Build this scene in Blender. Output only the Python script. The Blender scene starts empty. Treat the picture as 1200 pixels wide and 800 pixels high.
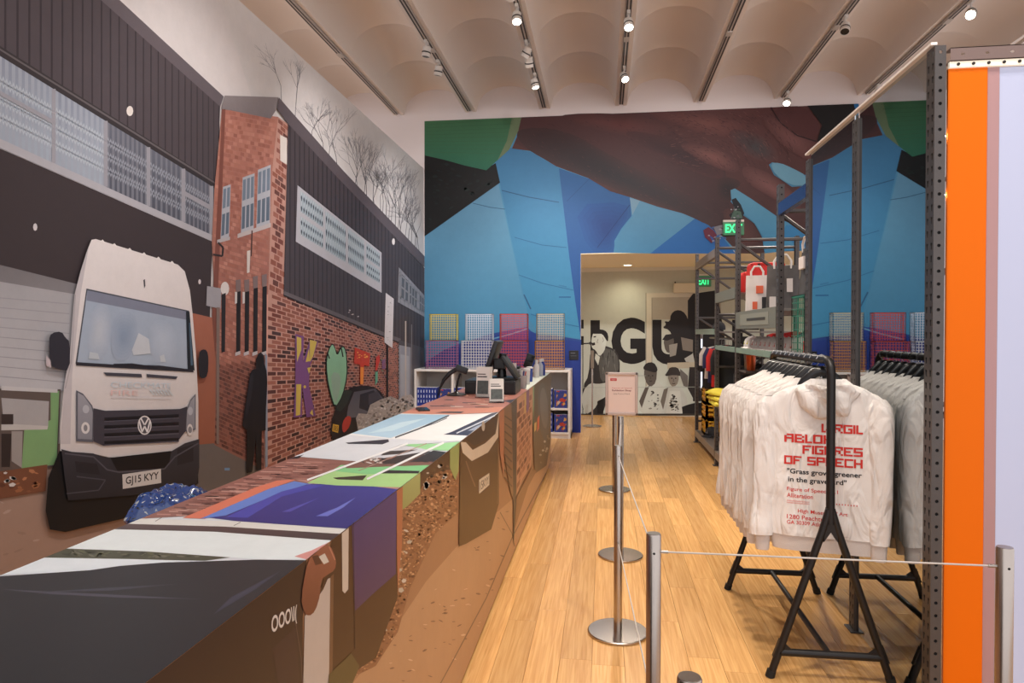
import bpy, bmesh, math, random
from mathutils import Vector, Matrix, noise
from mathutils.bvhtree import BVHTree

# ------------------------------------------------------------------ camera, world, exposure
scene = bpy.context.scene
col = scene.collection
CAM_H = 1.55
F = 800.0                      # focal length in pixels of the 1200x800 frame
YAW = math.atan(107 / F)
PITCH = math.atan(11 / F)
cam_data = bpy.data.cameras.new('camera')
cam_data.sensor_width = 36.0
cam_data.lens = 24.0
cam_data.clip_start = 0.02
cam = bpy.data.objects.new('camera', cam_data)
cam.location = (0, 0, CAM_H)
cam.rotation_euler = (math.pi / 2 - PITCH, 0, YAW)
col.objects.link(cam)
scene.camera = cam

world = bpy.data.worlds.new('world')
scene.world = world
world.use_nodes = True
bg = world.node_tree.nodes['Background']
bg.inputs['Color'].default_value = (0.985, 0.965, 1.0, 1)
bg.inputs['Strength'].default_value = 1.30

scene.view_settings.view_transform = 'Standard'
scene.view_settings.look = 'None'
scene.view_settings.gamma = 1.0
scene.view_settings.use_curve_mapping = False
scene.view_settings.exposure = 0.0

SPOT_W = 200.0                  # track spot power

# ------------------------------------------------------------------ helpers
R = cam.rotation_euler.to_matrix()
EYE = Vector((0, 0, CAM_H))
def ray(px, py):
    return R @ Vector(((px - 600) / F, -(py - 400) / F, -1.0))
def onX(px, py, X):
    d = ray(px, py); return EYE + d * (X / d.x)
def onY(px, py, Y):
    d = ray(px, py); return EYE + d * (Y / d.y)
def onZ(px, py, Z):
    d = ray(px, py); return EYE + d * ((Z - CAM_H) / d.z)

def lin1(c):
    c = c / 255.0
    return c / 12.92 if c <= 0.04045 else ((c + 0.055) / 1.055) ** 2.4
def lin(c, k=1.0):
    return tuple(min(0.95, lin1(x) * k) for x in c[:3])

MATS = {}
def mat(name, rgb, rough=0.5, metal=0.0, noise_amt=0.0, noise_scale=20.0, bump=0.0, bump_scale=60.0, emit=None, emit_s=1.0, trans=0.0, alpha=1.0, spec=0.5):
    if name in MATS: return MATS[name]
    m = bpy.data.materials.new(name); m.use_nodes = True
    nt = m.node_tree; b = nt.nodes['Principled BSDF']
    c = lin(rgb)
    b.inputs['Base Color'].default_value = (*c, 1)
    b.inputs['Roughness'].default_value = rough
    b.inputs['Metallic'].default_value = metal
    b.inputs['Specular IOR Level'].default_value = spec
    if trans: b.inputs['Transmission Weight'].default_value = trans; b.inputs['IOR'].default_value = 1.25
    if alpha < 1: b.inputs['Alpha'].default_value = alpha
    if emit:
        b.inputs['Emission Color'].default_value = (*lin(emit), 1); b.inputs['Emission Strength'].default_value = emit_s
    if noise_amt or bump:
        tc = nt.nodes.new('ShaderNodeTexCoord')
        n = nt.nodes.new('ShaderNodeTexNoise'); n.inputs['Scale'].default_value = noise_scale; n.inputs['Detail'].default_value = 4
        nt.links.new(tc.outputs['Object'], n.inputs['Vector'])
        if noise_amt:
            mr = nt.nodes.new('ShaderNodeMapRange'); mr.inputs['To Min'].default_value = 1 - noise_amt; mr.inputs['To Max'].default_value = 1 + noise_amt * 0.6
            nt.links.new(n.outputs['Fac'], mr.inputs['Value'])
            mx = nt.nodes.new('ShaderNodeVectorMath'); mx.operation = 'SCALE'; mx.inputs[0].default_value = c
            nt.links.new(mr.outputs['Result'], mx.inputs['Scale']); nt.links.new(mx.outputs['Vector'], b.inputs['Base Color'])
        if bump:
            n2 = nt.nodes.new('ShaderNodeTexNoise'); n2.inputs['Scale'].default_value = bump_scale; n2.inputs['Detail'].default_value = 3
            nt.links.new(tc.outputs['Object'], n2.inputs['Vector'])
            bp = nt.nodes.new('ShaderNodeBump'); bp.inputs['Strength'].default_value = bump; bp.inputs['Distance'].default_value = 0.01
            nt.links.new(n2.outputs['Fac'], bp.inputs['Height']); nt.links.new(bp.outputs['Normal'], b.inputs['Normal'])
    MATS[name] = m
    return m

def tag(o, label=None, cat=None, group=None, kind=None):
    if label: o['label'] = label
    if cat: o['category'] = cat
    if group: o['group'] = group
    if kind: o['kind'] = kind
    return o
def thing(name, label, cat, loc=(0, 0, 0), rz=0.0, group=None):
    o = bpy.data.objects.new(name, None); o.empty_display_size = 0.05
    o.location = loc; o.rotation_euler = (0, 0, rz); col.objects.link(o)
    return tag(o, label, cat, group)
def link(name, me, parent=None, loc=None):
    o = bpy.data.objects.new(name, me); col.objects.link(o)
    if parent is not None: o.parent = parent
    if loc is not None: o.location = loc
    return o
def copy_tree(o, parent=None):
    c = o.copy(); col.objects.link(c); c.parent = parent
    for ch in list(o.children): copy_tree(ch, c)
    return c

class MB:
    """collects boxes, tubes and lofts into one mesh"""
    def __init__(s): s.v = []; s.f = []
    def add(s, vs, fs, M=None):
        n = len(s.v)
        for v in vs:
            v = Vector(v)
            s.v.append(M @ v if M is not None else v)
        for f in fs: s.f.append([i + n for i in f])
        return s
    def box(s, lo, hi, M=None):
        x0, y0, z0 = lo; x1, y1, z1 = hi
        vs = [(x0,y0,z0),(x1,y0,z0),(x1,y1,z0),(x0,y1,z0),(x0,y0,z1),(x1,y0,z1),(x1,y1,z1),(x0,y1,z1)]
        return s.add(vs, [(0,3,2,1),(4,5,6,7),(0,1,5,4),(1,2,6,5),(2,3,7,6),(3,0,4,7)], M)
    def bbox(s, lo, hi, b=0.004, M=None):
        """box with chamfered edges"""
        bm = bmesh.new()
        bmesh.ops.create_cube(bm, size=1)
        for v in bm.verts:
            v.co = Vector([lo[i] + (v.co[i] + .5) * (hi[i] - lo[i]) for i in range(3)])
        bmesh.ops.bevel(bm, geom=bm.edges[:], offset=b, segments=2, affect='EDGES', profile=0.6)
        bm.verts.index_update()
        s.add([v.co.copy() for v in bm.verts], [[v.index for v in f.verts] for f in bm.faces], M)
        bm.free(); return s
    def tube(s, pts, r, n=8, M=None, caps=True):
        pts = [Vector(p) for p in pts]; rs = r if isinstance(r, (list, tuple)) else [r] * len(pts)
        vs = []; fs = []; up = None
        for i, p in enumerate(pts):
            t = (pts[min(i + 1, len(pts) - 1)] - pts[max(i - 1, 0)]).normalized()
            if up is None: up = Vector((0, 0, 1)) if abs(t.z) < 0.9 else Vector((1, 0, 0))
            a = (up - t * up.dot(t)).normalized(); up = a; b = t.cross(a)
            for k in range(n):
                w = 2 * math.pi * k / n
                vs.append(p + (a * math.cos(w) + b * math.sin(w)) * rs[i])
        for i in range(len(pts) - 1):
            for k in range(n):
                fs.append((i*n+k, i*n+(k+1) % n, (i+1)*n+(k+1) % n, (i+1)*n+k))
        if caps:
            fs.append(tuple(range(n))[::-1]); fs.append(tuple((len(pts)-1)*n + k for k in range(n)))
        return s.add(vs, fs, M)
    def lathe(s, prof, n=24, M=None):
        vs = []; fs = []
        for (r, z) in prof:
            for k in range(n):
                w = 2 * math.pi * k / n; vs.append((r * math.cos(w), r * math.sin(w), z))
        for i in range(len(prof) - 1):
            for k in range(n):
                fs.append((i*n+k, i*n+(k+1) % n, (i+1)*n+(k+1) % n, (i+1)*n+k))
        fs.append(tuple(range(n))[::-1]); fs.append(tuple((len(prof)-1)*n + k for k in range(n)))
        return s.add(vs, fs, M)
    def prism(s, poly, d, M=None):
        """poly: list of (x,z), extruded along y from 0 to d"""
        n = len(poly)
        vs = [(x, 0, z) for x, z in poly] + [(x, d, z) for x, z in poly]
        fs = [tuple(range(n)), tuple(range(n, 2*n))[::-1]] + [(i, i + n, (i+1) % n + n, (i+1) % n) for i in range(n)]
        return s.add(vs, fs, M)
    def mesh(s, name, m, smooth=None):
        me = bpy.data.meshes.new(name); me.from_pydata([tuple(v) for v in s.v], [], s.f)
        me.materials.append(m); me.validate(); me.update()
        bm = bmesh.new(); bm.from_mesh(me); bmesh.ops.recalc_face_normals(bm, faces=bm.faces[:]); bm.to_mesh(me); bm.free()
        if smooth is not None:
            me.polygons.foreach_set('use_smooth', [True] * len(me.polygons)); me.set_sharp_from_angle(angle=math.radians(smooth))
        return me
    def build(s, name, m, parent=None, smooth=None, loc=None):
        return link(name, s.mesh(name, m, smooth), parent, loc)

def Rz(a): return Matrix.Rotation(a, 4, 'Z')
def T(x, y, z): return Matrix.Translation((x, y, z))

def text_polys(s, bold=0.0, spacing=1.0):
    """letters as flat polygons in a 0..1 box (x right, y up)"""
    cu = bpy.data.curves.new('lettering', 'FONT'); cu.body = s; cu.offset = bold; cu.space_character = spacing; cu.resolution_u = 4
    o = bpy.data.objects.new('lettering', cu); col.objects.link(o)
    bpy.context.view_layer.update()
    me = bpy.data.meshes.new_from_object(o)
    vs = [(v.co.x, v.co.y) for v in me.vertices]; fs = [list(p.vertices) for p in me.polygons]
    bpy.data.objects.remove(o); bpy.data.curves.remove(cu); bpy.data.meshes.remove(me)
    x0 = min(v[0] for v in vs); x1 = max(v[0] for v in vs); y0 = min(v[1] for v in vs); y1 = max(v[1] for v in vs)
    return [((x - x0) / (x1 - x0), (y - y0) / (y1 - y0)) for x, y in vs], fs, (x1 - x0) / (y1 - y0)

def homography(q):
    """unit square (0,0)(1,0)(1,1)(0,1) -> quad q"""
    (x0,y0),(x1,y1),(x2,y2),(x3,y3) = q
    dx1, dx2, dx3 = x1 - x2, x3 - x2, x0 - x1 + x2 - x3
    dy1, dy2, dy3 = y1 - y2, y3 - y2, y0 - y1 + y2 - y3
    den = dx1 * dy2 - dx2 * dy1
    g = (dx3 * dy2 - dx2 * dy3) / den; h = (dx1 * dy3 - dx3 * dy1) / den
    a, b, c = x1 - x0 + g * x1, x3 - x0 + h * x3, x0
    d, e, f = y1 - y0 + g * y1, y3 - y0 + h * y3, y0
    return lambda u, v: ((a*u + b*v + c) / (g*u + h*v + 1), (d*u + e*v + f) / (g*u + h*v + 1))

def inside(p, poly):
    x, y = p; r = False; j = len(poly) - 1
    for i in range(len(poly)):
        xi, yi = poly[i]; xj, yj = poly[j]
        if (yi > y) != (yj > y) and x < (xj - xi) * (y - yi) / (yj - yi) + xi: r = not r
        j = i
    return r
def chaikin(pts, k=2):
    for _ in range(k):
        q = []
        for i in range(len(pts)):
            a = pts[i]; b = pts[(i + 1) % len(pts)]
            q += [(a[0]*.75 + b[0]*.25, a[1]*.75 + b[1]*.25), (a[0]*.25 + b[0]*.75, a[1]*.25 + b[1]*.75)]
        pts = q
    return pts
def ell(cx, cy, rx, ry, n=20, a=0.0):
    return [(cx + rx*math.cos(t)*math.cos(a) - ry*math.sin(t)*math.sin(a), cy + rx*math.cos(t)*math.sin(a) + ry*math.sin(t)*math.cos(a)) for t in [2*math.pi*i/n for i in range(n)]]

def print_material(name, rough=0.5, grain=0.05):
    m = bpy.data.materials.new(name); m.use_nodes = True; nt = m.node_tree; b = nt.nodes['Principled BSDF']
    at = nt.nodes.new('ShaderNodeAttribute'); at.attribute_name = 'Col'
    tc = nt.nodes.new('ShaderNodeTexCoord')
    n = nt.nodes.new('ShaderNodeTexNoise'); n.inputs['Scale'].default_value = 7; n.inputs['Detail'].default_value = 10; n.inputs['Roughness'].default_value = 0.8
    nt.links.new(tc.outputs['Object'], n.inputs['Vector'])
    mr = nt.nodes.new('ShaderNodeMapRange'); mr.inputs['From Min'].default_value = 0.3; mr.inputs['From Max'].default_value = 0.7
    mr.inputs['To Min'].default_value = 1 - grain; mr.inputs['To Max'].default_value = 1 + grain
    nt.links.new(n.outputs['Fac'], mr.inputs['Value'])
    mx = nt.nodes.new('ShaderNodeVectorMath'); mx.operation = 'SCALE'
    nt.links.new(at.outputs['Color'], mx.inputs[0]); nt.links.new(mr.outputs['Result'], mx.inputs['Scale'])
    nt.links.new(mx.outputs['Vector'], b.inputs['Base Color'])
    b.inputs['Roughness'].default_value = rough; b.inputs['Specular IOR Level'].default_value = 0.3
    return m

class Print:
    """a flat vinyl print: coloured polygons laid on one plane, later ones a hair in front of earlier ones"""
    def __init__(s, proj, normal, k=1.0, step=1.2e-4, sat=1.0):
        s.proj = proj; s.n = Vector(normal); s.k = k; s.step = step; s.sat = sat
        s.v = []; s.f = []; s.c = []; s.layer = 1; s.hold = False; s.clip = None
    def face(s, pts, cols):
        n = len(s.v); off = s.n * (s.layer * s.step)
        s.v += [s.proj(x, y) + off for x, y in pts]
        s.f.append(list(range(n, n + len(pts)))); s.c.append([lin([sum(c[:3]) / 3 * (1 - s.sat) + q * s.sat for q in c[:3]], s.k) for c in cols])
    def poly(s, pts, c, c2=None, smooth=0, axis='y'):
        if smooth: pts = chaikin(pts, smooth)
        if c2 is None: cols = [c] * len(pts)
        else:
            i = 1 if axis == 'y' else 0
            lo = min(p[i] for p in pts); hi = max(p[i] for p in pts)
            cols = [tuple(c[j] + (c2[j] - c[j]) * (p[i] - lo) / (hi - lo) for j in range(3)) for p in pts]
        s.face(pts, cols)
        if not s.hold: s.layer += 1
    def soft(s, pts, c_out, c_in, n=7, smooth=2):
        """a patch whose colour runs gently from its edge to its middle"""
        if smooth: pts = chaikin(pts, smooth)
        cx = sum(p[0] for p in pts) / len(pts); cy = sum(p[1] for p in pts) / len(pts)
        for i in range(n):
            t = (i + 1) / n; k = 1 - i / n * .92
            s.poly([(cx + (x - cx) * k, cy + (y - cy) * k) for x, y in pts], tuple(c_out[j] + (c_in[j] - c_out[j]) * t for j in range(3)))
    def many(s):
        s.hold = True; return s
    def done(s):
        s.hold = False; s.layer += 1
    def stripe(s, p, q, w0, w1, c):
        dx, dy = q[0] - p[0], q[1] - p[1]; L = math.hypot(dx, dy) or 1; nx, ny = -dy / L, dx / L
        s.poly([(p[0]+nx*w0/2, p[1]+ny*w0/2), (q[0]+nx*w1/2, q[1]+ny*w1/2), (q[0]-nx*w1/2, q[1]-ny*w1/2), (p[0]-nx*w0/2, p[1]-ny*w0/2)], c)
    def line(s, pts, w, c):
        s.many()
        for a, b in zip(pts, pts[1:]): s.stripe(a, b, w, w, c)
        s.done()
    def bricks(s, region, quad, nc, nr, cols, seed=1, gap=(0.12, 0.18)):
        H = homography(quad); rnd = random.Random(seed); s.many()
        for j in range(nr):
            for i in range(-1, nc + 1):
                u0 = (i + 0.5 * (j % 2) + gap[0]/2) / nc; u1 = (i + 1 + 0.5 * (j % 2) - gap[0]/2) / nc
                v0 = (j + gap[1]/2) / nr; v1 = (j + 1 - gap[1]/2) / nr
                q = [H(u0, v0), H(u1, v0), H(u1, v1), H(u0, v1)]
                if all(inside(p, region) for p in q):
                    c = rnd.choice(cols); d = rnd.uniform(-8, 8)
                    s.poly(q, tuple(max(5, x + d) for x in c))
        s.done()
    def grid(s, quad, nx, ny, w, h, c):
        """thin bars over a quad: nx upright bars, ny level bars"""
        H = homography(quad); s.many()
        for i in range(nx):
            u = (i + .5) / nx; s.poly([H(u - w, 0), H(u + w, 0), H(u + w, 1), H(u - w, 1)], c)
        for j in range(ny):
            v = (j + .5) / ny; s.poly([H(0, v - h), H(1, v - h), H(1, v + h), H(0, v + h)], c)
        s.done()
    def text(s, body, quad, c, bold=0.0, spacing=1.0):
        """quad: top-left, top-right, bottom-right, bottom-left"""
        vs, fs, _ = text_polys(body, bold, spacing); H = homography(quad); s.many()
        for f in fs: s.poly([H(vs[i][0], 1 - vs[i][1]) for i in f], c)
        s.done()
    def speckle(s, region, n, size, cols, seed=1, stretch=1.0):
        rnd = random.Random(seed); xs = [p[0] for p in region]; ys = [p[1] for p in region]; s.many(); k = 0; t = 0
        while k < n and t < n * 20:
            t += 1
            x = rnd.uniform(min(xs), max(xs)); y = rnd.uniform(min(ys), max(ys))
            if not inside((x, y), region): continue
            a = rnd.uniform(.4, 1) * size; b = a * rnd.uniform(.3, .8) * stretch; w = rnd.uniform(-.5, .5)
            pts = [(x + a*math.cos(q)*math.cos(w) - b*math.sin(q)*math.sin(w), y + a*math.cos(q)*math.sin(w) + b*math.sin(q)*math.cos(w)) for q in (0, 1.3, 2.4, 3.6, 4.9)]
            if all(inside(p, region) for p in pts): s.poly(pts, rnd.choice(cols)); k += 1
        s.done()
    def build(s, name, m, parent=None):
        me = bpy.data.meshes.new(name); me.from_pydata([tuple(v) for v in s.v], [], s.f)
        ca = me.color_attributes.new('Col', 'FLOAT_COLOR', 'CORNER')
        flat = []
        for c in s.c:
            for x in c: flat += [x[0], x[1], x[2], 1.0]
        ca.data.foreach_set('color', flat); me.materials.append(m); me.update()
        # turn every polygon to the print's viewing side
        flip = [p.index for p in me.polygons if p.normal.dot(s.n) < 0]
        if flip:
            bm = bmesh.new(); bm.from_mesh(me); bm.faces.ensure_lookup_table()
            bmesh.ops.reverse_faces(bm, faces=[bm.faces[i] for i in flip]); bm.to_mesh(me); bm.free()
        return link(name, me, parent)

# ------------------------------------------------------------------ the setting
YB = onZ(690, 507, 0).y                 # end wall
XL = onY(497, 400, YB).x                # partition carrying the street mural
ZTOP = onY(497, 142, YB).z              # top edge of the end wall mural
ZPART = onX(380, 91.5, XL).z            # top of the partition
XDOOR = onY(680.5, 400, YB).x
ZDOOR = onY(690, 296.5, YB).z
YF = onZ(760, 487, 0).y                 # corridor wall
ZCEIL = onY(650, 131, YB).z + 0.05      # springing of the vaults
M_WHITE = mat('painted wall white', (218, 208, 206), 0.7, noise_amt=0.02, noise_scale=3)
M_CEIL = mat('vault plaster', (216, 203, 192), 0.75, noise_amt=0.02, noise_scale=2)
M_CORR = mat('corridor paint', (205, 198, 178), 0.7)
M_SOFFIT = mat('corridor soffit paint', (240, 226, 192), 0.7)

# floor: slab plus single oak planks
def oak_material():
    m = bpy.data.materials.new('oak plank'); m.use_nodes = True; nt = m.node_tree; b = nt.nodes['Principled BSDF']; L = nt.links
    tc = nt.nodes.new('ShaderNodeTexCoord'); oi = nt.nodes.new('ShaderNodeObjectInfo')
    mp = nt.nodes.new('ShaderNodeMapping'); mp.inputs['Scale'].default_value = (34, 1.1, 8)
    off = nt.nodes.new('ShaderNodeVectorMath'); off.operation = 'SCALE'; off.inputs[0].default_value = (13, 57, 5)
    L.new(oi.outputs['Random'], off.inputs['Scale'])
    ad = nt.nodes.new('ShaderNodeVectorMath'); L.new(tc.outputs['Object'], ad.inputs[0]); L.new(off.outputs['Vector'], ad.inputs[1])
    L.new(ad.outputs['Vector'], mp.inputs['Vector'])
    n = nt.nodes.new('ShaderNodeTexNoise'); n.inputs['Scale'].default_value = 2.2; n.inputs['Detail'].default_value = 6; n.inputs['Distortion'].default_value = 0.8
    L.new(mp.outputs['Vector'], n.inputs['Vector'])
    cr = nt.nodes.new('ShaderNodeValToRGB')
    cr.color_ramp.elements[0].position = 0.32; cr.color_ramp.elements[0].color = (*lin((208, 154, 92)), 1)
    cr.color_ramp.elements[1].position = 0.66; cr.color_ramp.elements[1].color = (*lin((232, 182, 118)), 1)
    L.new(n.outputs['Fac'], cr.inputs['Fac'])
    mr = nt.nodes.new('ShaderNodeMapRange'); mr.inputs['To Min'].default_value = 0.78; mr.inputs['To Max'].default_value = 1.12
    L.new(oi.outputs['Random'], mr.inputs['Value'])
    sc = nt.nodes.new('ShaderNodeVectorMath'); sc.operation = 'SCALE'; L.new(cr.outputs['Color'], sc.inputs[0]); L.new(mr.outputs['Result'], sc.inputs['Scale'])
    L.new(sc.outputs['Vector'], b.inputs['Base Color'])
    b.inputs['Roughness'].default_value = 0.26; b.inputs['Specular IOR Level'].default_value = 0.4
    bp = nt.nodes.new('ShaderNodeBump'); bp.inputs['Strength'].default_value = 0.05; L.new(n.outputs['Fac'], bp.inputs['Height']); L.new(bp.outputs['Normal'], b.inputs['Normal'])
    return m
M_OAK = oak_material()
M_JOINT = mat('floor joint', (122, 78, 42), 0.6)
floor = MB().box((-7, -1.2, -0.2), (6, YF + 0.3, -0.014)).build('floor', M_JOINT); tag(floor, kind='structure')
MB().box((-7, -1.2, -0.014), (-0.655, YF, 0)).build('floor_field', M_OAK, floor)
MB().box((2.22, -1.2, -0.014), (6, YF, 0)).build('floor_field', M_OAK, floor)
PW = 0.151
plank_meshes = {}
for Lk in (0.9, 1.2, 1.5, 1.8, 2.1):
    plank_meshes[Lk] = MB().bbox((0, 0, -0.014), (PW - 0.0012, Lk - 0.0015, 0), 0.0008).mesh('plank', M_OAK)
rnd = random.Random(11)
x = -0.654
while x < 2.2:
    y = 0.9 - rnd.uniform(0, 1.2)
    while y < YF - 0.05:
        Lk = rnd.choice(list(plank_meshes)); link('plank', plank_meshes[Lk], floor, (x, y, 0)); y += Lk
    x += PW

# ceiling: bays of shallow vaults between flat ribs, both along the room
ceil = bpy.data.objects.new('ceiling', None); col.objects.link(ceil); tag(ceil, kind='structure')
BAY = 1.16; X0 = -3.22; RIB = 0.085
ribs = [X0 + BAY * k for k in range(-3, 9)]
NY0 = -2
nmod = 10
vault = None
def vault_mesh():
    vs = []; fs = []; nx, ny = 20, 10
    w = BAY - 2 * RIB
    for m_ in range(1):
        for j in range(ny + 1):
            t = j / ny
            for i in range(nx + 1):
                s = -1 + 2 * i / nx
                arch = math.sqrt(max(0, 1 - (abs(s)) ** 2.2))
                sail = 0.90 + 0.14 * math.sqrt(max(0, 1 - (2 * t - 1) ** 2))
                vs.append((s * w / 2, -t * BAY, 0.42 * arch * sail))
    for j in range(ny):
        for i in range(nx):
            a = j * (nx + 1) + i; fs.append((a, a + 1, a + nx + 2, a + nx + 1))
    me = bpy.data.meshes.new('vault'); me.from_pydata(vs, [], fs); me.materials.append(M_CEIL)
    me.polygons.foreach_set('use_smooth', [True] * len(fs)); me.update(); return me
VM = vault_mesh()
for k in range(len(ribs) - 1):
    for m_ in range(nmod):
        link('vault', VM, ceil, ((ribs[k] + ribs[k + 1]) / 2, YB - 0.0 - m_ * BAY, ZCEIL))
for k in range(len(ribs)):
    MB().box((ribs[k] - RIB, -1.2, ZCEIL), (ribs[k] - 0.035, YB, ZCEIL + 0.05)).box((ribs[k] + 0.035, -1.2, ZCEIL), (ribs[k] + RIB, YB, ZCEIL + 0.05)).box((ribs[k] - 0.04, -1.2, ZCEIL + 0.04), (ribs[k] + 0.04, YB, ZCEIL + 0.06)).build('rib', M_CEIL, ceil)
MB().box((-7, -1.2, ZCEIL + 0.62), (6, YB, ZCEIL + 0.7)).build('roof_slab', M_CEIL, ceil)

# end wall with the opening to the corridor
XDR = 3.3
wb = MB()
wb.box((-7, YB, 0), (XDOOR, YB + 0.18, ZCEIL + 0.6))
wb.box((XDR, YB, 0), (6, YB + 0.18, ZCEIL + 0.6))
wb.box((XDOOR, YB, ZDOOR), (XDR, YB + 0.18, ZCEIL + 0.6))
wall_back = wb.build('wall_back', M_WHITE); tag(wall_back, kind='structure')
# corridor
wc = MB().box((-2.2, YF, 0), (XDR + 1.2, YF + 0.12, 3.0))
wall_corr = wc.build('wall_corridor', M_CORR); tag(wall_corr, kind='structure')
cc = MB().box((-2.2, YB + 0.18, ZDOOR - 0.012), (XDR + 1.2, YF, ZDOOR + 0.1)).build('ceiling_corridor', M_SOFFIT); tag(cc, kind='structure')
MB().box((XDOOR - 0.02, YB + 0.001, ZDOOR - 0.014), (XDR + 0.02, YB + 0.178, ZDOOR + 0.0)).build('door_head', M_SOFFIT, wall_back)
for px_ in (735.5,):
    c = onZ(px_, 310.5, ZDOOR - 0.012)
    dl = thing('downlight', 'small round recessed downlight in the corridor ceiling', 'light', (c.x, c.y, ZDOOR - 0.012))
    MB().lathe([(0.07, -0.004), (0.095, -0.003), (0.1, 0.0)], 20).build('trim_ring', mat('trim white', (240, 235, 225), .5), dl)
    MB().lathe([(0.068, -0.006), (0.068, -0.002)], 20).build('lens', mat('downlight lens', (255, 245, 220), .5, emit=(255, 240, 205), emit_s=6), dl)
    ld = bpy.data.lights.new('downlight', 'SPOT'); ld.energy = 45; ld.color = (1, .93, .72); ld.spot_size = 2.6; ld.spot_blend = 1; ld.shadow_soft_size = .08
    lo = bpy.data.objects.new('downlight_lamp', ld); lo.location = (0, 0, -0.02); col.objects.link(lo); lo.parent = dl

# partition on the left
wall_left = MB().box((XL - 0.14, -1.2, 0), (XL, YB, ZPART)).build('wall_left', mat('partition paint', (205, 198, 195), .7)); tag(wall_left, kind='structure')

# ------------------------------------------------------------------ street mural on the partition
M_PRINT = print_material('mural vinyl', 0.55, 0.05)
P = Print(lambda a, b: onX(a, b, XL), (1, 0, 0), k=1.24, sat=.84)
def ex(p, q, x):               # point at x on the line through p and q
    return (x, p[1] + (q[1] - p[1]) * (x - p[0]) / (q[0] - p[0]))
E = -420
rs = random.Random(5)
top = [onX(a, b, XL) for a, b in ((E, 0), (497, 0))]
def toprow(px):                # pixel row of the partition's top edge
    return 389 - (389 - 91.5) * (707 - px) / (707 - 380)
P.poly([(E, toprow(E)), (496.5, toprow(496.5)), (496.5, 506), (E, 1000)], (196, 188, 185))
P.poly([(250, toprow(250)), (496.5, toprow(496.5)), (496.5, 330), (300, 130)], (198, 191, 187), (176, 172, 170))
# bare trees against the sky
P.many()
def twig(x, y, a, L, w, d):
    x2 = x + math.cos(a) * L; y2 = y - math.sin(a) * L
    if x2 > 494 or y2 < toprow(x2) + 2: return
    g = 104 + rs.uniform(-25, 25) + (3 - d) * 6
    P.stripe((x, y), (x2, y2), w, w * .7, (g, g - 2, g + 2))
    if d > 0:
        for _ in range(rs.choice((2, 3))): twig(x2, y2, a + rs.uniform(-.5, .5), L * rs.uniform(.6, .85), w * .7, d - 1)
for tx, ty in ((330, 125), (345, 150), (365, 172), (384, 195), (396, 205), (415, 225), (425, 240), (437, 250), (446, 255), (455, 265), (463, 270), (470, 280), (478, 288), (486, 296), (492, 300), (440, 250), (452, 262), (465, 277), (448, 258), (458, 268), (468, 278), (474, 284), (482, 292), (488, 297), (420, 232), (430, 243), (380, 190)):
    twig(tx, ty, math.pi / 2 + rs.uniform(-.15, .15), rs.uniform(16, 28), .9, 4)
P.done()
# ground
P.poly([(E, 520), (60, 520), (250, 515), (330, 540), (496, 470), (496, 506), (E, 1000)], (150, 120, 105))
P.speckle([(E, 560), (60, 560), (60, 640), (0, 670), (E, 850)], 120, 7, [(128, 100, 88), (165, 138, 124), (140, 112, 98)], 3, .5)
# left industrial block
f0, f1 = (140, 0), (262, 113)
g0, g1 = (118, 0), (258, 125)
e0, e1 = (0, 54), (253, 213)
P.poly([ex(f0, f1, E), f1, g1, ex(g0, g1, E)], (92, 82, 87))
P.poly([ex(g0, g1, E), g1, (253, 214), ex(e0, e1, E)], (72, 63, 67))
P.many()
xx = 257.0; wd = 3.1
while xx > E:
    a = ex(g0, g1, xx); b = ex(e0, e1, xx)
    P.poly([a, (a[0] - wd * .34, ex(g0, g1, a[0] - wd * .34)[1]), (b[0] - wd * .34, ex(e0, e1, b[0] - wd * .34)[1]), b], (52, 44, 49))
    xx -= wd * 1.95; wd *= 1.035
P.done()
P.poly(ell(152, 130, 4, 6, 10), (205, 195, 185))
s0, s1 = (0, 66), (252, 221)
P.poly([ex(e0, e1, E), e1, s1, ex(s0, s1, E)], (50, 44, 46))
P.line([ex((0, 58), (253, 215), E), (253, 215)], 2.0, (92, 84, 86))
# its window band
w0, w1 = (0, 163), (247, 275)
P.poly([ex(s0, s1, E), s1, (247, 277), ex(w0, w1, E)], (82, 86, 96))
mull = [-330, -200, -95, -5, 62, 123, 173, 214, 247]
for a, b in zip(mull, mull[1:]):
    q = [ex(s0, s1, a), ex(s0, s1, b), ex(w0, w1, b), ex(w0, w1, a)]
    light = max(0.0, min(1.0, (150 - a) / 150))
    light = 1.0 if a < 100 else 0.0
    P.poly(q, (122, 128, 142) if light else (92, 94, 106), (146, 156, 168) if light else (70, 72, 84))
    n = 9 if b - a > 45 else 7
    P.grid(q, n, 0, .030, 0, (142, 148, 160) if light else (106, 108, 118))
    H = homography(q); P.many()
    for row in (.30, .52, .74):
        for i in range(n * 2):
            u0, u1 = i / (n * 2), (i + 1) / (n * 2); s_ = 1 if i % 2 else -1; t_ = .02
            for f in (1, -1):
                va, vb_ = row - .06 * s_ * f, row + .06 * s_ * f
                P.poly([H(u0, va - t_), H(u1, vb_ - t_), H(u1, vb_ + t_), H(u0, va + t_)], (160, 168, 176) if light else (134, 138, 148))
    P.done()
for a in mull[1:]: P.stripe(ex(s0, s1, a), ex(w0, w1, a), 4.5, 4.5, (140, 138, 145))
for a, b in ((-5, 62), (214, 247)):
    pa, pb = ex(s0, s1, a), ex(s0, s1, b); qa, qb = ex(w0, w1, a), ex(w0, w1, b)
    P.line([(a, pa[1] * .55 + qa[1] * .45), (b, pb[1] * .55 + qb[1] * .45)], 5, (140, 138, 145))
P.poly([ex(w0, w1, E), w1, (248, 283), ex((0, 174), (248, 283), E)], (158, 155, 160))
P.line([ex((0, 176), (248, 284), E), (248, 284)], 2, (60, 52, 54))
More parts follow.
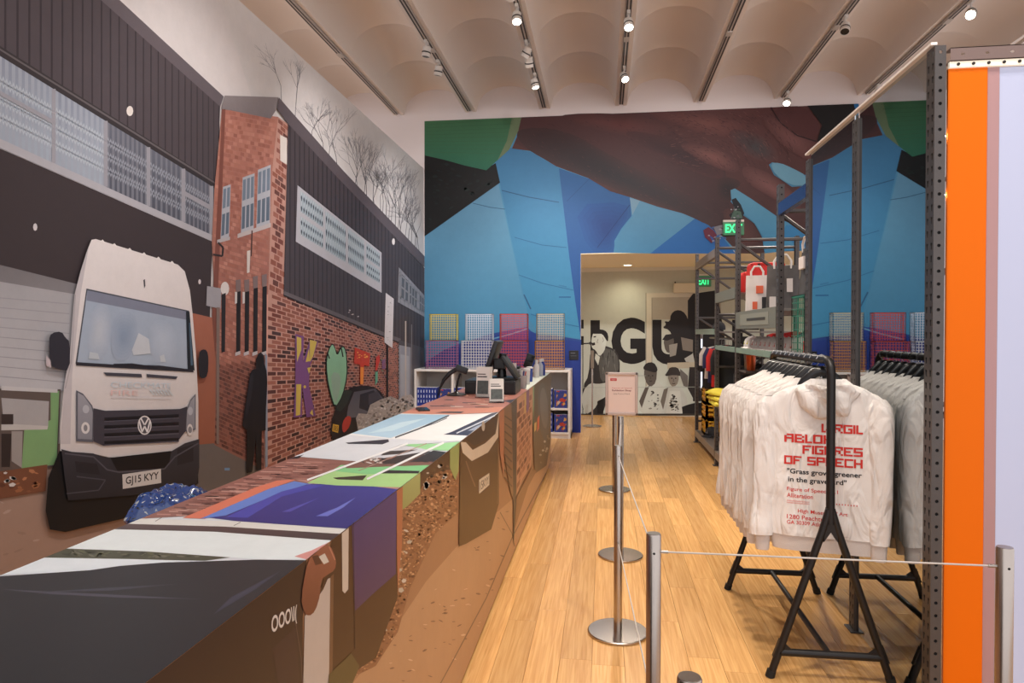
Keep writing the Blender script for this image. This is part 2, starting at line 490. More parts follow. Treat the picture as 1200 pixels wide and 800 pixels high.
# dark board below
b0, b1 = (0, 311), (244, 372)
P.poly([ex((0, 175), (248, 284), E), (248, 284), (245, 373), ex(b0, b1, E)], (56, 46, 48))
P.poly(ell(40, 266, 2.5, 4.5, 8), (190, 182, 182))
P.poly(ell(233, 330, 1.6, 3, 8), (190, 182, 182))
# roller shutter
P.poly([ex(b0, b1, E), (90, 334), (75, 458), (0, 453), (E, 430)], (132, 128, 130), (168, 165, 168))
P.poly([ex(b0, b1, E), (90, 333), (89, 345), ex((0, 330), (90, 345), E)], (78, 72, 74), (120, 115, 117))
P.many()
for j in range(9):
    y = 352 + j * 11.5; P.stripe((E, y - 40), (80, y + 4), 1, 1, (140, 137, 141))
P.done()
# clutter beside the van
P.poly([(E, 450), (70, 456), (66, 545), (0, 560), (E, 575)], (88, 74, 68))
P.poly([(27, 504), (58, 492), (58, 458), (68, 458), (65, 544), (24, 549)], (112, 152, 96))
P.poly([(0, 466), (56, 470), (55, 500), (3, 497)], (152, 147, 147))
P.poly([(0, 496), (55, 499), (54, 503), (0, 504)], (172, 166, 162))
P.poly([(0, 452), (66, 456), (66, 460), (0, 457)], (178, 174, 174))
P.poly([(12, 505), (25, 505), (24, 548), (12, 540)], (140, 132, 128))
P.poly([(0, 485), (14, 485), (14, 497), (0, 497)], (52, 40, 38))
P.poly([(0, 508), (12, 508), (10, 547), (0, 547)], (46, 36, 34))
P.poly([(E, 570), (0, 552), (54, 544), (52, 575), (0, 584), (E, 625)], (112, 66, 44))
P.speckle([(E, 572), (0, 554), (54, 546), (52, 574), (0, 583), (E, 622)], 150, 6, [(150, 90, 55), (90, 50, 34), (172, 108, 70), (128, 78, 50)], 7, .8)
P.speckle([(0, 550), (20, 550), (20, 570), (0, 572)], 6, 5, [(190, 184, 180)], 2)
# pavement and doorway between van and tower
P.poly([(225, 520), (250, 519), (300, 533), (345, 552), (345, 640), (225, 640)], (98, 91, 88))
P.poly([(262, 548), (268, 548), (268, 551), (262, 551)], (95, 130, 170))
P.poly([(221, 366), (256, 374), (252, 519), (228, 521)], (160, 92, 70), (142, 80, 58))
# brick tower, broad face
tw = [(259, 128), (325, 137), (318, 200), (312, 380), (310, 552), (250, 521), (252, 374), (247, 284), (250, 222)]
P.poly(tw, (168, 106, 88), (132, 86, 74))
P.bricks(tw, [(258, 128), (326, 140), (309, 552), (246, 522)], 15, 84, [(166, 102, 84), (160, 96, 80), (174, 112, 94), (152, 90, 76)], 3, (.06, .22))
low = [(252, 425), (311, 418), (310, 550), (250, 519)]
P.bricks(low, [(258, 128), (326, 140), (309, 552), (246, 522)], 15, 84, [(98, 56, 48), (112, 64, 54), (128, 74, 62), (88, 50, 44)], 4, (.06, .22))
P.poly([(259, 128), (263, 128), (251, 420), (247, 370)], (120, 66, 54))
# brick tower, narrow face and the long brick wall under the dark storey
wall2 = [(325, 137), (337, 146), (331, 344), (466, 398), (466, 470), (420, 520), (345, 552), (310, 552), (312, 380), (318, 200)]
P.poly(wall2, (176, 128, 112))
tone = [(140, 80, 64), (128, 70, 58), (118, 62, 52), (150, 88, 72), (88, 50, 46), (66, 42, 42)]
P.bricks([(325, 137), (338, 146), (332, 344), (312, 352), (318, 200)], [(322, 130), (340, 146), (332, 348), (310, 338)], 3, 32, tone[:4] + [(100, 58, 50)], 8)
P.bricks([(331, 344), (467, 398), (467, 470), (420, 560), (345, 590), (309, 560), (311, 350), (318, 338)], [(310, 336), (466, 398), (466, 482), (310, 556)], 30, 40, tone, 9, (.14, .22))
P.poly([(309, 345), (313, 345), (312, 552), (308, 552)], (196, 140, 122))
# tower cap
P.poly([(262, 112), (325, 114), (323, 128), (316, 139), (258, 127)], (128, 118, 118), (112, 102, 104))
# upper windows of the tower
for q, nm in (([(260, 219), (269, 216), (267, 277), (257, 281)], 1), ([(283, 208), (297, 203), (296, 268), (281, 273)], 2), ([(301, 199), (316, 193), (315, 262), (299, 267)], 2)):
    P.poly(q, (160, 162, 170)); H = homography(q)
    P.many()
    for i in range(nm + 1):
        for j in range(2):
            u0, u1 = (i + .14) / (nm + 1), (i + .86) / (nm + 1); v0, v1 = (j + .1) / 2, (j + .88) / 2
            P.poly([H(u0, v0), H(u1, v0), H(u1, v1), H(u0, v1)], (86, 100, 116) if j else (104, 118, 134))
    P.done()
P.poly([(253, 281), (268, 277), (268, 281), (253, 285)], (168, 160, 160))
P.poly([(277, 274), (316, 261), (316, 266), (277, 279)], (176, 164, 162))
P.line([(294, 270), (293, 300)], 1.5, (80, 52, 48)); P.line([(254, 284), (260, 290), (259, 300), (248, 298)], 2.2, (48, 40, 42))
P.poly([(288, 294), (292, 293), (291, 319), (288, 320)], (196, 186, 178))
P.poly([(241, 335), (258, 338), (257, 362), (240, 358)], (146, 143, 148)); P.poly(ell(262, 338, 5, 8, 14), (200, 192, 188))
P.poly([(327, 158), (335, 162), (335, 193), (327, 188)], (200, 190, 180))
P.poly([(258, 345), (263, 343), (262, 412), (258, 413)], (36, 32, 36)); P.poly([(252, 360), (256, 360), (255, 520), (252, 520)], (120, 100, 92))
for a, b in ((278, 342), (288, 342), (298, 338), (308.5, 336)):
    P.poly([(a - 2.4, b), (a + 2.6, b - 1), (a + 2, 412), (a - 2.8, 414)], (30, 26, 29))
    P.poly([(a - 3.4, b - 14), (a + 2.6, b - 15), (a + 2.4, b - 1), (a - 3, b)], (120, 100, 98)); P.poly([(a - 4, 413), (a + 2, 411), (a + 2, 415), (a - 4, 417)], (176, 168, 170))
for a in (275, 284): P.poly([(a - 1.5, 342), (a + 1.2, 342), (a + 1, 355), (a - 1.5, 356)], (196, 188, 184))
# dark corrugated storey
bx0 = [(325, 114), (400, 200), (497, 302)]
P.poly([(336, 145), (395, 207), (496.5, 314), (496.5, 408), (466, 398), (331, 344)], (66, 57, 61))
P.many(); xx = 337.5; wd = 3.7
while xx < 494:
    yt = 145 + (xx - 336) * (314 - 145) / (496.5 - 336) ; yb_ = 346 + (xx - 331) * .40
    P.poly([(xx, yt), (xx + wd * .4, yt + wd * .4), (xx + wd * .36, yb_ + .8), (xx, yb_)], (46, 39, 43)); xx += wd * 1.55; wd *= .985
P.done()
P.poly([(325, 114), (400, 199), (496.5, 300), (496.5, 313), (395, 209), (337, 146), (323, 128)], (84, 74, 79))
P.line([(331, 343), (450, 392), (468, 399)], 4.5, (92, 84, 87)); P.line([(331, 346), (450, 395), (468, 402)], 1.5, (48, 40, 42))
P.poly(ell(460, 283, 1.8, 4, 8), (205, 198, 195)); P.speckle([(404, 360), (422, 366), (422, 374), (404, 370)], 5, 2.2, [(170, 160, 158)], 4)
win = [(347, 217), (446, 296), (446, 343), (345, 283)]
P.poly(win, (166, 164, 170))
xs = [349, 378.5, 405, 426.5, 445]
def wy(x, t):                  # row at share t down the window
    a = 217 + (x - 347) * .798; b = 281 + (x - 345) * .577
    return a + (b - a) * t
for i in range(4):
    a, b = xs[i] + 1.2, xs[i + 1] - 1.2
    parts_ = ((.06, .44), (.52, .86)) if i in (0, 3) else ((.06, .86),)
    for t0, t1 in parts_:
        q = [(a, wy(a, t0)), (b, wy(b, t0)), (b, wy(b, t1)), (a, wy(a, t1))]
        P.poly(q, (150, 164, 172), (138, 154, 162)); n = 10 if i < 3 else 7
        P.grid(q, n, 0, .012, 0, (172, 178, 184))
        H = homography(q); P.many()
        rows = 3 if len(parts_) == 1 else 2
        for ii in range(n):
            for jj in range(rows):
                u, v = (ii + .5) / n, (jj + .62) / rows
                P.poly([H(u - .3 / n, v - .02), H(u, v - .30 / rows), H(u + .3 / n, v - .02), H(u, v + .34 / rows)], (66, 72, 82))
        P.done()
win2 = [(466, 313), (496, 346), (496, 371), (465, 354)]
P.poly(win2, (130, 128, 134))
for a, b in ((467, 477), (479, 488), (490, 496)):
    P.poly([(a, 317 + (a - 466) * 1.1), (b, 317 + (b - 466) * 1.1), (b, 349 + (b - 466) * .58), (a, 349 + (a - 466) * .58)], (80, 84, 92)); 
P.grid(win2, 9, 3, .02, .03, (120, 120, 126))
# far end of the mural: grey door, poles
P.poly([(466, 398), (496.5, 408), (496.5, 470), (466, 474)], (74, 70, 74))
P.poly([(466, 404), (480, 407), (480, 466), (466, 474)], (128, 130, 138)); P.poly([(468, 415), (478, 417), (478, 462), (468, 468)], (146, 150, 158))
P.line([(481, 380), (481, 470)], 1, (110, 106, 108)); P.line([(474, 376), (474, 466)], 1.5, (172, 160, 148))
P.line([(452.5, 400), (452.5, 468)], 2, (24, 22, 24))
P.poly([(450.5, 343), (460, 350), (458.5, 408), (449, 401)], (192, 186, 188)); P.speckle([(452, 350), (458, 354), (457, 402), (451, 398)], 14, 1.5, [(120, 116, 118)], 5, .4)
# graffiti
Y_, U_ = (190, 164, 66), (112, 66, 120)
P.poly([(344, 391), (354, 394), (353, 424), (361, 398), (371, 400), (361, 430), (360, 452), (368, 487), (357, 489), (352, 452), (352, 488), (342, 489), (344, 440)], U_)
P.poly([(345.5, 394), (351, 396), (351, 410), (346, 424)], Y_); P.poly([(361, 398), (369.5, 400), (365, 417), (361, 424)], Y_); P.poly([(356, 424), (360, 408), (361, 423)], Y_)
P.poly([(345, 450), (351, 450), (349.5, 486), (344.5, 487)], Y_); P.poly([(358, 431), (362, 430), (360, 438)], Y_); P.poly(ell(355, 453, 1.6, 1.8, 8), Y_); P.poly([(361, 484), (364, 479), (365, 487)], Y_)
P.poly([(386, 402), (390, 404), (393, 415), (397, 406), (402, 405), (405, 417), (406, 440), (400, 465), (391, 481), (384, 461), (380, 440), (379.5, 418)], (28, 38, 34), smooth=1)
P.poly([(386, 403.5), (389.5, 405), (393, 418), (398, 407), (401.5, 407), (404, 418), (404.5, 440), (399, 464), (391, 478), (385.5, 460), (381.5, 440), (381, 419)], (122, 176, 138), smooth=1)
P.poly([(386, 435), (398, 438), (396, 460), (391, 474), (387, 458)], (132, 164, 142), smooth=1)
P.line([(382, 414), (384, 420)], 1.4, (24, 30, 28)); P.line([(398, 408), (400, 418)], 1.4, (24, 30, 28))
P.poly([(414, 407), (432, 414), (431, 429), (425, 428), (424, 450), (420, 450), (420, 427), (413, 426)], (196, 52, 34)); P.poly([(420.5, 430), (424.5, 430), (424, 450), (420.5, 450)], (226, 128, 40))
P.speckle([(416, 411), (430, 416), (430, 425), (416, 422)], 8, 2, [(226, 150, 60)], 3)
P.poly([(439, 419), (443, 415), (443.5, 422), (440, 434), (438, 434)], (196, 52, 40)); P.poly([(438, 436), (441, 435), (441, 446), (438, 452)], (86, 160, 130)); P.poly([(446, 422), (450, 420), (450, 432), (446, 432)], (120, 80, 120)); P.speckle([(444, 420), (452, 420), (452, 460), (444, 460)], 12, 1.6, [(150, 70, 60), (90, 140, 110), (110, 70, 110)], 8)
# parked car
P.poly([(384, 515), (388, 482), (404, 455), (424, 451), (441, 454), (452, 470), (452, 500), (400, 520)], (26, 24, 28), smooth=1)
P.poly([(391, 480), (403, 456), (411, 458), (404, 474), (397, 482)], (34, 46, 42))
P.poly([(413, 459), (438, 455), (447, 467), (440, 486), (420, 488), (404, 490), (406, 476)], (74, 74, 84), (92, 92, 100))
P.poly([(420, 462), (436, 457), (444, 467), (430, 482), (419, 478)], (36, 36, 44))
P.poly([(399, 505), (399, 495), (404, 487), (410, 488), (408, 499), (402, 507)], (186, 50, 38), smooth=1)
P.poly([(388, 496.5), (395, 498), (394, 507), (387, 505)], (206, 158, 40)); P.text('EB5', [(389, 498.5), (394, 499.5), (393.4, 505), (388.4, 503.5)], (40, 32, 20))
# rubble
P.poly([(430, 462), (440, 458), (446, 468), (438, 478), (430, 474)], (58, 58, 68))
rub = [(415, 490), (418, 484), (428, 485), (432, 474), (444, 468), (456, 464), (465, 468), (470, 464), (480, 462), (486, 470), (484, 480), (440, 500), (418, 506)]
P.poly(rub, (158, 150, 144)); P.speckle(rub, 220, 2.4, [(176, 168, 162), (146, 138, 130), (192, 186, 180), (152, 142, 132), (124, 116, 110)], 6, 1.2)
# figure in black
P.poly([(308, 414), (310.5, 416), (311, 546), (308, 548)], (126, 134, 150))
P.poly([(292, 500), (304, 500), (303.5, 550), (297.5, 551), (297, 515), (292.5, 553), (286, 554), (286.5, 500)], (20, 19, 24))
P.poly([(297, 432), (297.5, 420), (300, 414), (303, 412.5), (306, 416), (307, 426), (309.5, 434), (310.5, 448), (309, 478), (308.5, 504), (296, 506), (285, 503), (281, 499), (283.5, 480), (287.5, 455), (290, 438), (293, 433)], (22, 21, 28))
P.poly([(298.5, 424), (301, 416), (304, 416), (305, 424), (303, 431), (299.5, 431)], (14, 13, 17))
P.poly([(289, 440), (295, 436), (291, 470), (284, 496)], (34, 32, 40), smooth=1)
# van: shadow, tyres, body
P.poly([(52, 560), (66, 526), (120, 540), (228, 525), (229, 566), (215, 576), (160, 603), (102, 616), (72, 623), (54, 620), (49, 598)], (20, 19, 22))
P.poly([(97, 296), (103, 281), (108, 280), (150, 293), (205, 310), (213, 318), (219, 340), (222, 366), (226, 412), (229, 470), (229, 516), (195, 530), (125, 536), (104, 531), (66, 528), (66, 500), (71, 450), (78, 410), (83, 345), (90, 318)], (206, 197, 194), (192, 184, 182))
P.poly([(97, 296), (100, 288), (90, 345), (80, 440), (78, 520), (66, 520), (71, 450), (78, 410), (83, 345), (90, 318)], (176, 168, 170))
P.line([(84, 345), (79, 425), (72, 455)], 1.0, (150, 143, 146)); P.poly([(164, 328), (166, 327), (166.5, 335), (165, 338)], (64, 62, 66))
P.many()
for a in (113, 127, 145, 162, 179, 195): P.poly([(a, 281.5 + (a - 108) * .305), (a + 3, 279 + (a - 108) * .305), (a + 7, 284 + (a - 108) * .305)], (212, 204, 200))
P.done()
# windscreen
P.poly([(97, 338), (218, 364), (223, 435), (84, 426)], (66, 68, 78))
P.poly([(98, 340), (216, 365), (221, 433), (86, 425)], (142, 154, 172), (148, 160, 176))
P.poly([(98, 340), (216, 365), (217, 375), (97, 352)], (112, 116, 134))
P.soft([(104, 354), (128, 358), (122, 424), (94, 422)], (144, 155, 173), (166, 172, 182)); P.soft([(170, 372), (202, 378), (206, 430), (172, 428)], (146, 157, 174), (160, 170, 184)); P.soft([(128, 362), (160, 368), (150, 424), (124, 422)], (144, 155, 173), (122, 138, 160))
P.poly([(158, 390), (170, 397), (172, 414), (152, 416), (150, 410)], (176, 180, 186)); P.poly([(100, 412), (110, 414), (112, 421), (99, 420)], (170, 176, 182)); P.poly([(183, 417), (188, 415), (190, 424), (184, 424)], (172, 178, 184))
P.poly([(214, 365), (218, 365), (224, 434), (216, 433)], (28, 34, 42)); P.poly([(217.5, 378), (219, 378), (222, 428), (219.5, 428)], (66, 92, 112))
P.poly([(84, 424), (130, 427), (182, 428), (222, 433), (223, 436), (84, 428)], (40, 38, 46)); P.poly([(128, 426), (150, 425.5), (181, 430), (180, 432), (130, 429)], (32, 30, 38))
P.poly([(116, 436), (161, 438), (162, 442), (120, 440)], (62, 60, 70)); P.poly([(167, 438), (204, 441), (202, 444), (168, 442)], (62, 60, 70))
P.text('CHECKMATE', [(125, 447), (196, 449), (196, 455), (125, 454)], (176, 188, 196), 0)
P.text('FIRE', [(125, 457), (157, 457.5), (157, 463), (125, 463)], (208, 172, 166), 0)
P.many()
for i in range(7): P.poly([(170 + i*3.6, 456), (172 + i*3.6, 456), (177 + i*3.6, 463), (175 + i*3.6, 463)], (184, 190, 194))
P.done(); P.line([(125, 465), (196, 467)], .8, (190, 184, 186))
# lamps
for q in ([(84, 457), (92, 461), (103, 475), (105, 483), (104, 518), (84, 517)], [(225, 461), (219, 468), (214, 480), (213, 505), (216, 507), (225, 503)]):
    P.poly(q, (86, 86, 96)); cx = sum(p[0] for p in q) / len(q); cy = sum(p[1] for p in q) / len(q)
    P.poly([(cx + (x - cx) * .84, cy + (y - cy) * .9) for x, y in q], (142, 140, 148), (122, 122, 132))
    P.poly(ell(cx - .5, cy + 16, 5 if q[0][0] < 100 else 3.4, 7, 14), (196, 192, 192)); P.poly(ell(cx, cy - 6, 4 if q[0][0] < 100 else 3, 5, 12), (164, 164, 172)); P.poly(ell(cx - .5, cy + 16, 2.4, 4, 10), (120, 118, 124))
# radiator grille
P.poly([(104, 478), (118, 481), (160, 480), (206, 479), (215, 476), (213, 505), (205, 515), (160, 519), (116, 522), (104, 517)], (58, 54, 64))
P.many()
for j in range(4):
    y = 486 + j * 9.2
    P.poly([(117, y + 3), (205, y - 1), (205, y + 3), (117, y + 7)], (24, 22, 28)); P.poly([(117, y + 6.4), (205, y + 2.6), (205, y + 4), (117, y + 8)], (82, 78, 90))
P.done()
P.poly(ell(164.5, 498, 8.2, 11.2, 24), (196, 192, 192)); P.poly(ell(164.5, 498, 6.9, 9.7, 24), (74, 72, 80))
P.many()
for a, b in (((160.2, 490), (164.2, 497.5)), ((168.8, 490), (164.8, 497.5)), ((158.2, 493), (161.4, 506)), ((161.4, 506), (164.5, 499)), ((164.5, 499), (167.6, 506)), ((167.6, 506), (170.8, 493))): P.stripe(a, b, 1.7, 1.7, (206, 202, 202))
P.done()
# bumper
P.poly([(66, 526), (78, 529), (104, 531), (117, 536), (160, 534), (195, 529), (212, 519), (229, 514), (229, 548), (226, 566), (150, 580), (74, 586), (70, 560)], (52, 50, 58), (34, 33, 39))
P.poly([(82, 540), (108, 543), (112, 556), (84, 553)], (34, 32, 38)); P.poly([(203, 526), (222, 520), (222, 540), (203, 545)], (36, 34, 40))
P.poly([(124, 536), (196, 528), (193, 545), (186, 549), (132, 551)], (20, 18, 21)); P.line([(70, 531), (104, 535), (120, 550), (134, 553), (188, 549), (200, 535), (228, 519)], 1.6, (76, 74, 84))
P.line([(72, 578), (110, 574), (118, 562), (84, 558)], 1.4, (66, 64, 74))
P.poly([(138, 555.5), (183.5, 549), (184, 565.5), (138.5, 572.5)], (186, 182, 180)); P.text('GJ15 KYY', [(142, 558.5), (181, 552.2), (181, 563.2), (142, 569.8)], (34, 32, 36), .015)
# wing mirrors
P.poly([(51, 398), (54, 390), (66, 388), (71, 396), (76, 400), (76, 434), (62, 433), (53, 428)], (42, 40, 50), smooth=1); P.poly([(48, 416), (53, 422), (54, 431), (48, 428)], (176, 160, 164))
P.poly([(228, 414), (232, 409), (238, 410), (240, 420), (239, 440), (233, 444), (228, 440)], (34, 33, 40), smooth=1)
mural1 = P.build('street_mural', M_PRINT, wall_left)
tag(mural1, 'wall-sized photo print of a cream van by brick and dark metal buildings')

# ------------------------------------------------------------------ hand mural on the end wall
B = Print(lambda a, b: onY(a, b, YB), (0, -1, 0), k=.57)
def brow(px): return 142 - (px - 497) * 20 / 503.0
flo = [(497.5, 504), (680.5, 507.5)]
B.poly([(497.5, brow(497)), (1006, brow(1006)), (1006, 291), (680.5, 296.5), (680.5, 507.5), (497.5, 504)], (92, 164, 206))
B.poly([(497.5, 277), (584, 215), (598, 280), (612, 345), (622, 375), (610, 384), (585, 390), (570, 392), (535, 404), (497.5, 430)], (118, 172, 206), (84, 168, 214))
B.poly([(581, 190), (594, 172), (622, 178), (655, 197), (660, 240), (668, 300), (674, 350), (680, 397), (650, 392), (630, 388), (620, 374), (608, 320), (597, 270)], (76, 142, 190), (82, 170, 216))
B.poly([(655, 197), (700, 213), (738, 228), (740, 253), (728, 268), (720, 282), (720, 296), (680.5, 297), (680.5, 396), (674, 352), (667, 300), (660, 240)], (54, 112, 172), (46, 98, 178))
B.soft([(672, 240), (735, 236), (736, 256), (719, 280), (716, 296), (690, 296)], (49, 104, 174), (42, 80, 150), 6, 1)
B.poly([(738, 230), (770, 238), (822, 256), (765, 297), (719, 296), (721, 280), (741, 254)], (112, 170, 202), (88, 160, 204))
B.poly([(738, 232), (750, 235), (741, 252)], (140, 182, 205))
B.poly([(822, 250), (834, 262), (862, 297), (762, 297)], (48, 122, 192), (40, 118, 196))
B.poly([(862, 297), (850, 270), (900, 262), (1006, 270), (1006, 291)], (66, 150, 206))
# seams of the printed vinyl and wrinkles
B.line([(588, 223), (620, 231), (655, 237)], 1.0, (54, 104, 146)); B.line([(554, 238), (575, 243), (592, 245)], .9, (70, 118, 150)); B.line([(603, 278), (635, 287), (664, 290)], .8, (56, 120, 168))
B.line([(608, 322), (636, 332), (672, 340)], .8, (60, 128, 176)); B.line([(614, 345), (622, 362)], 1.6, (58, 112, 156)); B.line([(622, 368), (650, 377), (680, 383)], .8, (56, 122, 176)); B.line([(655, 348), (669, 348)], 1.4, (52, 116, 172)); B.line([(655, 334), (664, 336)], 1.2, (70, 142, 190))
B.line([(664, 236), (700, 200)], .6, (44, 92, 150)); B.line([(700, 290), (738, 240)], .8, (36, 66, 128))
# deep blue foot
B.poly([(497.5, 425), (520, 410), (540, 402), (575, 391), (600, 386), (618, 383), (626, 392), (650, 393), (681, 398), (680.5, 507.5), (497.5, 504)], (58, 96, 176), (44, 66, 158))
B.poly([(535, 408), (575, 394), (618, 386), (640, 396), (680.5, 400), (680.5, 507.5), (560, 505)], (54, 84, 176), (42, 60, 156))
B.line([(577, 397), (600, 391), (618, 385)], 1.6, (130, 190, 226))
# green nail and the black ground
B.poly([(497.5, 182), (520, 186), (568, 199), (581, 191), (586, 214), (497.5, 277)], (18, 18, 20))
B.speckle([(500, 186), (568, 200), (580, 195), (583, 212), (500, 270)], 60, 4, [(24, 34, 34), (20, 26, 26), (28, 42, 40)], 5)
B.poly([(497.5, brow(497.5)), (611, brow(611)), (604, 160), (596, 176), (570, 199.5), (545, 194), (520, 187), (497.5, 182)], (84, 138, 94), (52, 124, 96))
B.poly([(611, brow(611)), (608, 152), (597, 175), (583, 188), (594, 165), (600, brow(600))], (128, 148, 110))
B.many()
for i in range(9): B.stripe((500, 146 + i * 4), (602 - i * 2, 140 + i * 5), .5, .5, (72, 120, 84))
B.done()
# hand
hand = [(611, brow(611)), (1003, brow(1003)), (1003, 175), (980, 195), (943, 205), (925, 196), (905, 190), (901, 193), (907, 205), (928, 219), (943, 218), (1003, 222), (1003, 290), (960, 280), (935, 266), (905, 252), (880, 234), (860, 221), (855, 225), (856, 236), (868, 250), (884, 262), (893, 278), (896, 297), (866, 297), (848, 278), (835, 268), (826, 260), (800, 250), (770, 242), (738, 231), (715, 224), (690, 209), (652, 195), (622, 177), (600, 174), (606, 160)]
B.k = .78                         # the printed skin is a touch lighter than the blues
B.poly(hand, (94, 56, 54), (72, 46, 44))
hb = (84, 51, 50)
B.poly([(640, brow(640)), (760, brow(760)), (850, 200), (858, 262), (835, 266), (800, 249), (738, 230), (690, 208), (650, 193), (618, 175), (604, 168), (611, brow(611))], (86, 52, 52), (64, 44, 45))
B.soft([(600, 150), (660, 150), (720, 185), (800, 225), (850, 255), (838, 268), (800, 249), (738, 230), (690, 208), (650, 193), (615, 174)], (72, 48, 48), (44, 38, 42), 9)
B.soft([(640, 134), (740, 132), (800, 150), (760, 165), (690, 150)], (84, 52, 51), (104, 60, 58), 8)
B.soft([(760, 131), (820, 130), (872, 140), (880, 162), (830, 160), (790, 145)], (92, 55, 53), (118, 72, 66), 8)
B.soft([(730, 150), (800, 165), (850, 195), (845, 215), (790, 190), (740, 168)], (82, 50, 50), (62, 40, 43), 8)
B.soft([(790, 166), (840, 170), (868, 192), (862, 206), (815, 186)], (86, 53, 52), (128, 82, 76), 8)
B.soft([(850, 150), (892, 156), (912, 178), (912, 192), (885, 188), (862, 172)], (92, 57, 55), (70, 64, 66), 9)
B.soft([(868, 192), (905, 203), (936, 232), (940, 250), (900, 230), (872, 212)], (90, 56, 54), (124, 82, 78), 8)
B.soft([(840, 205), (872, 212), (858, 226), (856, 240), (838, 232)], (74, 48, 47), (46, 37, 39), 8)
B.soft([(846, 242), (866, 248), (884, 264), (890, 290), (866, 292), (850, 270)], (76, 48, 46), (98, 60, 56), 7)
B.soft([(890, 128), (958, 162), (962, 192), (930, 182), (900, 155)], (92, 56, 54), (120, 78, 75), 8)
B.poly([(905, brow(905)), (944, brow(944)), (962, 146), (956, 166), (938, 160), (916, 146)], (86, 48, 48), smooth=1)
B.line([(903, 126), (914, 144), (934, 159), (956, 166)], 1.6, (52, 30, 32))
B.poly([(946, brow(946)), (1003, brow(1003)), (1003, 176), (957, 166), (963, 147)], (22, 19, 20))
B.poly([(1000, brow(1000)), (1006, brow(1006)), (1006, 131), (1003, 133)], (44, 110, 166))
B.many(); rr = random.Random(4)
for i in range(420):                               # skin creases
    x = rr.uniform(780, 930); y = rr.uniform(130, 195)
    if not inside((x, y), hand): continue
    a = math.atan2(y - 240, x - 800) + 1.57 + rr.uniform(-.3, .3); L = rr.uniform(2, 6)
    B.stripe((x, y), (x + math.cos(a) * L, y + math.sin(a) * L), .5, .3, rr.choice([(66, 38, 38), (118, 76, 72), (78, 46, 46)]))
for i in range(500):
    x = rr.uniform(620, 900); y = rr.uniform(135, 255)
    if not inside((x, y), hand): continue
    L = rr.uniform(1.5, 4); a = rr.uniform(.2, .9)
    B.stripe((x, y), (x + math.cos(a) * L, y + math.sin(a) * L), .6, .3, rr.choice([(62, 38, 40), (92, 56, 56), (70, 44, 46)]))
B.done()
# gaps between the fingers
B.k = .57
B.poly([(856, 223), (861, 221), (880, 233), (905, 250), (922, 262), (915, 275), (940, 292), (896, 297), (893, 277), (884, 262), (869, 249), (857, 236)], (112, 178, 208), (78, 160, 206))
B.poly([(902, 191), (914, 191), (928, 197), (945, 206), (945, 218), (925, 217), (908, 205)], (126, 184, 210), smooth=1)
# small printed charms by the finger tips
B.poly([(824, 270), (830, 266), (836, 270), (840, 276), (833, 284), (826, 278)], (120, 40, 66)); B.poly([(831, 276), (838, 280), (846, 290), (838, 288)], (52, 96, 176))
B.poly([(836, 266), (848, 263), (852, 272), (840, 276)], (150, 148, 154)); B.speckle([(824, 266), (850, 264), (852, 284), (830, 286)], 14, 2.2, [(190, 186, 190), (110, 40, 60), (80, 110, 170)], 3)
B.poly([(857, 234), (862, 232), (868, 240), (872, 250), (868, 258), (858, 258), (854, 252), (861, 246)], (34, 34, 40)); B.poly([(860, 246), (868, 248), (870, 256), (856, 256)], (92, 120, 104)); B.speckle([(856, 240), (870, 242), (871, 258), (854, 258)], 12, 2.2, [(190, 192, 194), (60, 90, 76), (120, 122, 128)], 5)
mural2 = B.build('hand_mural', M_PRINT, wall_back)
tag(mural2, 'wall-sized print of a dark hand over blue facets with a green nail')

# ------------------------------------------------------------------ corridor wall print
C = Print(lambda a, b: onY(a, b, YF), (0, -1, 0), k=1.0)
C.poly([(676, 319), (1000, 312), (1000, 486), (676, 486.5)], (176, 172, 152), (196, 208, 196))
C.poly([(676, 372), (1000, 368), (1000, 486), (676, 486.5)], (182, 183, 166), (204, 216, 208))
K = (26, 22, 22)
C.text('F', [(664, 374.5), (684, 374.5), (684, 426), (664, 426)], K, .03)
C.poly([(692, 375), (703, 375), (703, 426), (692, 426)], K)
C.text('G', [(716.5, 372), (756.5, 372), (756.5, 426.5), (716.5, 426.5)], K, .045)
C.text('U', [(764.5, 374.5), (803, 374.5), (803, 427), (764.5, 427)], K, .045)
C.text('R', [(812, 374.5), (850, 374.5), (850, 426), (812, 426)], K, .045)
C.text('E', [(858, 374.5), (890, 374.5), (890, 426), (858, 426)], K, .045)
# door leaf in the wall, printed over
C.poly([(757.5, 343.5), (845, 342), (845, 347.5), (763.5, 348.5), (763.5, 486), (757.5, 486)], (196, 188, 166))
C.poly([(763.5, 348.5), (845, 347.5), (845, 374), (763.5, 374)], (164, 156, 138)); C.line([(757, 343), (757, 486)], .7, (120, 112, 98)); C.line([(764, 349), (764, 486)], .6, (130, 122, 108))
C.text('U', [(764.5, 374.5), (803, 374.5), (803, 427), (764.5, 427)], K, .045)
